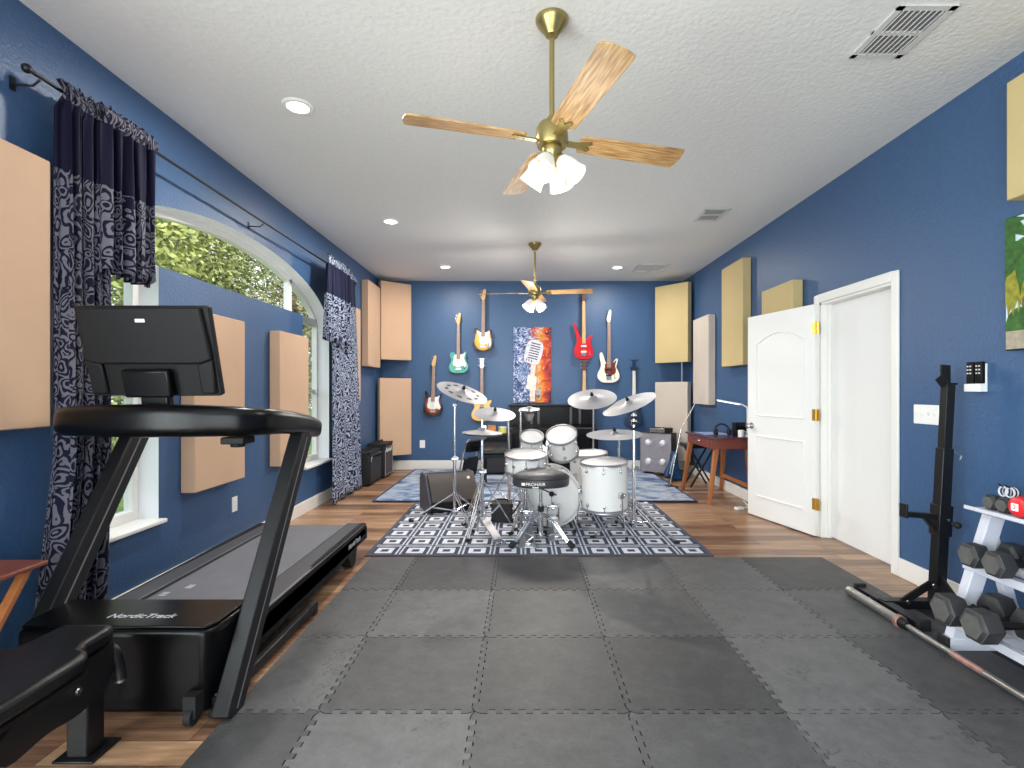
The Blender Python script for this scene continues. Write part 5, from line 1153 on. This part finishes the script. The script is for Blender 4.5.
guitar('red bass with long horns and bare maple neck, right of the painting', 583.6, 289, 359, MODB, 'redlac', None, 'maple', 'darklac', HEADLP, bass=True, board='maple', hanglabel=hl+'red bass', pick=2, two=True, tuners=4, pc='cream')
guitar('brown small guitar below the red bass, body hidden behind a grey cymbal', 584, 359.5, 409, [(a*.72, b*.72) for a, b in SING], 'darklac', None, 'maple', 'darklac', HEADLP, hanglabel=hl+'brown guitar below the red bass', pick=2, two=True, pc='black', board='maple')
guitar('white bass with tortoiseshell pickguard on the back wall', 608.6, 310, 382.8, BASS, 'cream', 'tortoise', 'maple', 'cream', HEAD6, bass=True, hanglabel=hl+'white bass', pick=2, tuners=4, pc='black', gpoly=[(-.055, .31), (.03, .3), (.09, .34), (.12, .36), (.1, .27), (.115, .2), (.08, .13), (-.04, .14), (-.07, .2), (-.06, .26)])
guitar('dark blue bass with pale neck, rightmost on the back wall', 633.6, 358.5, 428, STRAT, 'navylac', None, 'cream', 'navylac', HEADLP, bass=True, board='cream', hanglabel=hl+'dark blue bass', pick=2, two=True, tuners=4, pc='cream')

# ================================================================== BACK OF THE ROOM
Z2 = .0205   # on the blue rug
t = thing('upright_piano', 'glossy black upright piano under the microphone painting', 'piano', (.47, 8.0, Z2)); 
G().bx(-.66, .66, -.06, .25, .0, 1.01).build('case', M['piano'], t, bev=.006)
G().bx(-.69, .69, -.09, .26, 1.01, 1.035).build('top_lid', M['piano'], t, bev=.005)
G().bx(-.66, .66, -.3, -.06, .60, .68).build('key_bed', M['piano'], t, bev=.006)
g = G(); g.prism([(-.295, .68), (-.06, .68), (-.06, .74), (-.12, .735), (-.28, .70)], -.62, .62, 'x'); g.build('closed_fallboard', M['piano'], t, bev=.006)
for x in (-.64, .64): g = G(); g.bx(x-.03, x+.03, -.3, -.24, 0, .60); g.build('front_leg', M['piano'], t, bev=.006)
for x in (-.33, -.22, .28, .42): G().bx(x-.018, x+.018, -.075, -.058, .7, 1.0).build('front_strip', M['pianostrip'], t, bev=.003)  # grey upright strips on the piano front
g = G()
for x in (-.07, 0, .07): g.tube([(x, -.06, .06), (x, -.14, .045)], .01, 8)
g.build('pedals', M['brass'], t)
t = thing('piano_bench', 'black padded bench standing left of the piano, behind the hi-hat', 'bench', (-.34, 6.85, Z2))
G().bx(-.2, .2, -.15, .15, .42, .49).build('cushion', M['leather'], t, bev=.02, seg=3); G().bx(-.19, .19, -.14, .14, .37, .42).build('seat_frame', M['piano'], t, bev=.004)
for x in (-.165, .165):
    for y in (-.12, .12): G().bx(x-.02, x+.02, y-.02, y+.02, 0, .375).build('leg', M['piano'], t, bev=.003)
t = thing('folding_chair', 'folded black chair with chrome tube frame leaning behind the hi-hat stand', 'chair', (-.76, 6.85, Z2), rad(50))
t.scale = (.8, .8, .78)
R = Matrix.Rotation(rad(14), 4, 'X')
for s in (-1, 1):
    g = G(); g.tube([R @ V((s*.17, 0, .01)), R @ V((s*.19, 0, .45)), R @ V((s*.15, 0, .78)), R @ V((s*.1, 0, .82))], .011, 8, up=(0, 1, 0)); g.tube([R @ V((s*.16, .05, .03)), R @ V((s*.16, .03, .6))], .01, 8, up=(0, 1, 0)); g.build('frame_tube', M['chrome'], t)
G().prism(rrect(.33, .2, .06), -.02, .02, 'y', R @ Matrix.Translation((0, 0, .69))).build('backrest', M['leather'], t, bev=.008)
G().prism(rrect(.31, .36, .06), -.02, .025, 'y', R @ Matrix.Translation((0, -.03, .33))).build('seat', M['leather'], t, bev=.008)
# small stack of odd things seen under the cymbals
t = thing('amplifier', 'black combo amplifier behind the piano bench under the yellow guitar', 'amplifier', (-.38, 7.75, Z2), None, 'black amplifiers'); 
G().bx(-.22, .22, -.13, .13, .02, .62).build('cabinet', M['amp'], t, bev=.01); G().bx(-.19, .19, -.14, -.128, .05, .47).build('grille_cloth', M['grille'], t, bev=.004); G().bx(-.19, .19, -.138, -.128, .50, .59).build('control_panel', M['black'], t)
for i in range(6): g = G(); g.cyl((-.15+.06*i, -.138, .545), (-.15+.06*i, -.155, .545), .014, n=12); g.build('control_knob', M['rubber'], t)
for x in (-.17, .17): G().bx(x-.03, x+.03, -.1, .1, 0, .022).build('foot', M['rubber'], t)
t = thing('storage_tin', 'yellow-green and white tin on the black combo amplifier', 'tin', (-.30, 7.70, .6405)); G().cyl((0, 0, 0), (0, 0, .08), .06, n=24).build('can', mat('lime tin', '#c9cf6a', .4), t, bev=.005); G().cyl((0, 0, .08), (0, 0, .092), .063, n=24).build('lid', M['white'], t, bev=.003)
t = thing('wooden_box', 'small orange wooden box on the black combo amplifier', 'box', (-.46, 7.72, .6405)); G().bx(-.06, .06, -.05, .05, 0, .1).build('case', mat('orange wood', '#cf8646', .5, var=.15), t, bev=.006); G().bx(-.062, .062, -.052, .052, .1, .112).build('lid', M['oak'], t, bev=.004)
# guitar amps against the left wall
def amp(y0, y1, x1, h, label, logo, gm):
    x0 = XL+.03; t = thing('amplifier', label, 'amplifier', ((x0+x1)/2, (y0+y1)/2, 0.001), None, 'black amplifiers'); o = t.location
    G().bx(x0, x1-.012, y0, y1, .015, h).build('cabinet', M['amp'], t, o, bev=.012)
    G().bx(x1-.014, x1-.002, y0+.03, y1-.03, .05, h*.78).build('grille_cloth', M[gm], t, o, bev=.003)
    G().bx(x1-.014, x1-.004, y0+.03, y1-.03, h*.81, h-.03).build('control_panel', M['black'], t, o, bev=.002)
    for i in range(5): g = G(); yy = y0+.08+(y1-y0-.16)*i/4; g.cyl((x1-.004, yy, h*.89), (x1+.012, yy, h*.89), .011, n=10); g.build('control_knob', M['chrome'], t, o)
    g = G(); a, b, c, d = y0+.028, y1-.028, .045, h*.785
    g.tube([(x1-.002, a, c), (x1-.002, b, c), (x1-.002, b, d), (x1-.002, a, d)], .004, 6, up=(1, 0, 0), closed=True); g.build('piping', M['piping'] if gm == 'grille2' else M['upright'], t, o)
    ym = (y0+y1)/2; xm = (x0+x1)/2
    g = G(); g.tube([(xm, ym-.1, h), (xm, ym-.09, h+.03), (xm, ym+.09, h+.03), (xm, ym+.1, h)], .011, 8, up=(1, 0, 0)); g.build('handle', M['rubber'], t, o)
    for yy in (y0+.06, y1-.06): G().bx(x0+.02, x1-.03, yy-.025, yy+.025, 0, .017).build('foot', M['rubber'], t, o)
    for yy in (y0+.012, y1-.012): 
        for z in (.03, h-.015): G().box((x1-.02, yy, z), (.03, .03, .032)).build('corner_cap', M['black'], t, o, bev=.006)
    text('logo', logo[0], logo[1], frame((x1+.0005, y0+logo[2]*(y1-y0), logo[3]), (0, 1, 0), (0, 0, 1)), M['white'], t, o, .001, .35)
    return t
amp(6.78, 7.37, -2.02, .455, 'black guitar amplifier nearer the far curtain, with a small white F badge', ('F', .11, .12, .36), 'grille')
amp(7.40, 7.86, -1.985, .505, 'black guitar amplifier farther back with white script lettering, under the corner panel', ('Marshall', .095, .42, .405), 'grille2')
# 4x10 bass cabinet
t = thing('speaker_cabinet', 'grey speaker cabinet with four bright round speakers in the right back corner', 'speaker', (2.0, 7.68, Z2), rad(-33))
G().bx(-.24, .24, .0, .25, .03, .62).build('cabinet', M['amp'], t, bev=.01)
G().bx(-.228, .228, -.012, .0, .042, .608).build('grille', M['greyspk'], t, bev=.004)
for x in (-.11, .11):
    for z in (.19, .47):
        m_ = Matrix.Translation((x, -.012, z)) @ Matrix.Rotation(pi/2, 4, 'X')
        s = G(); s.lathe([(.1, 0), (.1, .004), (.09, .005), (.06, .002), (.058, .0)], 32, m_, cap=False); sp2 = s.build('speaker_ring', M['greyspk'], t)
        s = G(); s.lathe([(.052, .0), (.045, .018), (.025, .03), (0, .034)], 28, m_, cap=False); s.build('dust_cap', M['spkcone'], sp2)
for a in ((-.236, .236, -.016, -.006, .033, .045), (-.236, .236, -.016, -.006, .606, .617), (-.237, -.226, -.016, -.006, .033, .617), (.226, .237, -.016, -.006, .033, .617)): G().bx(*a).build('edge_trim', M['steel'], t)
for x in (-.18, .18):
    for y in (.05, .2): G().cyl((x, y, 0), (x, y, .032), .022, n=12).build('foot', M['rubber'], t)
t = thing('amplifier', 'small silver amplifier head with a black side on the grey speaker cabinet', 'amplifier', (2.09, 7.72, .6415), rad(-33))
G().bx(-.14, .15, -.1, .1, .008, .075).build('case', M['black'], t, bev=.004); fp = G().bx(-.138, .085, -.106, -.098, .01, .072).build('front_panel', M['steel'], t, bev=.002)
for i in range(5): g = G(); g.cyl((-.11+.04*i, -.106, .042), (-.11+.04*i, -.118, .042), .009, n=10); g.build('control_knob', M['rubber'], fp)
for x in (-.11, .12): G().bx(x-.015, x+.015, -.08, .08, 0, .009).build('foot', M['rubber'], t)
t = thing('cable', 'thin pale cable running down the corner between two stacked panels', 'cable', (2.42, 7.80, 1.4)); g = G(); g.tube([(2.43, 7.80, 1.72), (2.431, 7.798, 1.55), (2.43, 7.80, 1.405)], .004, 6, up=(0, 1, 0)); g.build('wire', M['white'], t, t.location)

# ================================================================== DESK CORNER
t = thing('desk', 'orange wooden desk with dark top and splayed legs behind the open door', 'desk', (2.33, 6.12, 0)); o = t.location
DX0, DX1, DY0, DY1 = 2.075, 2.585, 5.68, 6.52
G().bx(DX0, DX1, DY0, DY1, .735, .76).build('desk_top', M['desktop'], t, o, bev=.004)
G().bx(DX0+.03, DX1-.03, DY0+.03, DY1-.03, .625, .735).build('apron', M['deskred'], t, o, bev=.003)
dr = G().bx(DX0+.012, DX0+.034, DY0+.06, DY1-.06, .632, .73).build('drawer', M['deskred'], t, o, bev=.003)
g = G(); g.tube([(DX0+.012, 6.02, .69), (DX0-.005, 6.03, .69), (DX0-.005, 6.17, .69), (DX0+.012, 6.18, .69)], .006, 8); g.build('drawer_handle', M['chrome'], dr, o)
for x0_, x1_, y0_, y1_ in ((2.2, 2.085, 5.78, 5.72), (2.13, 2.07, 6.44, 6.60), (2.54, 2.56, 5.78, 5.72), (2.54, 2.56, 6.44, 6.60)):
    G().beam((x0_, y0_, .73), (x1_, y1_, 0.001), .062, .062, up=(1, 0, 0), w2=.036, h2=.036).build('leg', M['oak'], t, o, bev=.006)
G().beam((2.555, 5.75, .2), (2.555, 6.56, .2), .02, .045).build('stretcher', M['oak'], t, o, bev=.003)
t = thing('paper_sheet', 'blue and white printed sheet spread on the dark desk top', 'paper', (2.28, 6.2, .7605)); G().bx(-.14, .16, -.2, .2, 0, .002).build('sheet', M['paper'], t)
t = thing('headphones', 'black headphones lying on the desk beside the white mug', 'headphones', (2.29, 5.86, .7605))
g = G(); g.tube([(-.075, 0, .04), (-.07, .02, .1), (0, .03, .135), (.07, .02, .1), (.075, 0, .04)], .009, 8, smooth=5, up=(0, 1, 0)); g.build('headband', M['rubber'], t)
for s in (-1, 1): g = G(); g.cyl((s*.06, 0, .043), (s*.095, 0, .043), .042, .036, 20); g.build('ear_cup', M['rubber'], t, bev=.006)
t = thing('desk_organizer', 'small black boxy organizer on the desk under the lamp', 'organizer', (2.50, 5.87, .7605))
g = G(); g.bx(-.075, .075, -.05, .05, 0, .045); g.bx(-.075, -.06, -.05, .05, .04, .15); g.bx(.06, .075, -.05, .05, .04, .15); g.bx(-.075, .075, .035, .05, .04, .15); g.bx(-.075, .075, -.05, .05, .1, .112); g.build('frame', M['black'], t, bev=.003)
for i in range(3): G().box((-.035+.035*i, 0, .125), (.02, .05, .03)).build('compartment', M['rubber'], t)
t = thing('mug', 'white mug on the desk edge nearest the open door', 'mug', (2.45, 5.735, .7605)); G().lathe([(0, 0), (.032, 0), (.034, .075), (.031, .075), (.029, .006), (0, .006)], 24, cap=False).build('cup', M['white'], t)
g = G(); g.tube([(.033, 0, .06), (.055, 0, .055), (.055, 0, .025), (.033, 0, .018)], .004, 8, up=(0, 1, 0)); g.build('handle', M['white'], t)
t = thing('desk_lamp', 'white bent-neck desk lamp with a long lit bar over the desk', 'lamp', (2.53, 5.76, .7605)); o = t.location
G().lathe([(0, 0), (.045, 0), (.045, .012), (.012, .018), (0, .018)], 24).build('base', M['white'], t)
g = G(); g.tube([(2.53, 5.76, .77), (2.53, 5.76, 1.06), (2.515, 5.775, 1.10), (2.475, 5.80, 1.125)], .008, 8, smooth=4, up=(0, 1, 0)); g.build('neck', M['white'], t, o)
g = G(); g.beam((2.475, 5.80, 1.125), (2.25, 5.932, 1.172), .026, .014); g.build('light_bar', M['white'], t, o, bev=.003)
g = G(); g.beam((2.465, 5.806, 1.117), (2.258, 5.927, 1.161), .02, .005); g.build('led_strip', M['ledglow'], t, o)
t = thing('microphone_stand', 'slim steel microphone stand leaning between desk and grey speaker cabinet', 'microphone stand', (2.03, 6.75, 0.001)); o = t.location
g = G(); g.cyl((1.94, 6.75, .02), (2.09, 6.75, .77), .009, n=10); g.build('lower_tube', M['chrome'], t, o); g = G(); g.cyl((2.088, 6.75, .76), (2.28, 6.75, 1.11), .007, n=10); g.build('boom_tube', M['steel'], t, o)
G().lathe([(0, 0), (.11, 0), (.11, .012), (.02, .025), (0, .025)], 28, Matrix.Translation((1.94, 6.75, .001))).build('round_base', M['rubber'], t, (2.03, 6.75, 0))
t = thing('keyboard_stool', 'black folding stool with crossed legs under the desk', 'stool', (2.34, 6.75, 0.001), 0); o = t.location
G().bx(2.14, 2.54, 6.68, 6.98, .52, .58).build('cushion', M['leather'], t, o, bev=.015)
for y in (6.71, 6.95):
    for a, b in ((2.2, 2.5), (2.5, 2.2)):
        yy = y + (.012 if a < b else -.012); G().beam((a, yy, .52), (b, yy, .012), .02, .03, up=(0, 1, 0)).build('leg', M['blackmetal'], t, o, bev=.003)
t = thing('gig_bag', 'shiny blue gig bag leaning beside the grey speaker cabinet', 'bag', (2.12, 7.22, Z2), rad(10)); t.scale = (.72, .85, .62)
g = G(); pol = spline2([(-.14, 0), (.14, 0), (.16, .1), (.1, .25), (.06, .42), (.05, .6), (-.05, .6), (-.07, .42), (-.13, .25), (-.17, .1)], 4)
R = Matrix.Rotation(rad(-16), 4, 'X') @ Matrix.Rotation(rad(12), 4, 'Y')
g.prism(pol, -.06, .06, 'y', R @ Matrix.Translation((0, 0, .02))); g.build('bag_body', M['bluecloth'], t, bev=.03, seg=3)
g = G(); g.tube([R @ V((-.1, -.065, .1)), R @ V((-.08, -.07, .3)), R @ V((-.03, -.068, .52)), R @ V((0, -.03, .63))], .014, 8, smooth=3); g.build('shoulder_strap', M['silvercloth'], t)
t = thing('power_adapter', 'white power adapter with cable on the floor by the open door', 'adapter', (2.33, 5.50, .001), rad(20))
G().bx(-.05, .05, -.025, .025, 0, .03).build('block', M['white'], t, bev=.006); g = G(); g.tube([(.05, 0, .012), (.1, .03, .01), (.14, .0, .01), (.17, .08, .03), (.19, .14, .05)], .006, 8, smooth=4); g.build('cord', M['white'], t)

# ================================================================== LIGHT AND CAMERA
w = bpy.data.worlds.new('sky'); SC.world = w; w.use_nodes = True
bg = w.node_tree.nodes['Background']; bg.inputs[0].default_value = (.78, .88, 1, 1); bg.inputs[1].default_value = 1.8
def lamp(name, kind, loc, e, rot=(0, 0, 0), **k):
    l = bpy.data.lights.new(name, kind); l.energy = e
    for a, b in k.items(): setattr(l, a, b)
    o = bpy.data.objects.new(name, l); COL.objects.link(o); o.location = loc; o.rotation_euler = rot; return o
lamp('sun', 'SUN', (10, 0, 20), 4.2, (rad(8), rad(38), 0), angle=rad(1.5), color=(1, .95, .86))
# added fill lamp at the unseen opening behind the photographer
lamp('added_fill', 'AREA', ((RX0+RX1)/2, YR-.25, RZ1/2), 190, (rad(90), 0, 0), shape='RECTANGLE', size=RX1-RX0, size_y=RZ1, color=(.93, .97, 1))
lamp('daylight side', 'AREA', (XL-.25, (SY0+SY1)/2, RZ1/2), 270, (0, rad(-90), 0), shape='RECTANGLE', size=RZ1, size_y=SY1-SY0, color=(.93, .97, 1))  # second added fill lamp, at the unseen side opening
cam = bpy.data.cameras.new('camera'); co = bpy.data.objects.new('camera', cam); COL.objects.link(co); SC.camera = co
co.location = (0, 0, EYE); co.rotation_euler = (rad(90), 0, 0); cam.sensor_width = 36; cam.lens = 18; cam.sensor_fit = 'HORIZONTAL'
cam.shift_x = -10.4/1024; cam.shift_y = 6/1024; cam.clip_start = .05; cam.clip_end = 200
SC.view_settings.view_transform = 'Standard'; SC.view_settings.look = 'None'; SC.view_settings.gamma = 1; SC.view_settings.exposure = .18; SC.view_settings.use_curve_mapping = False
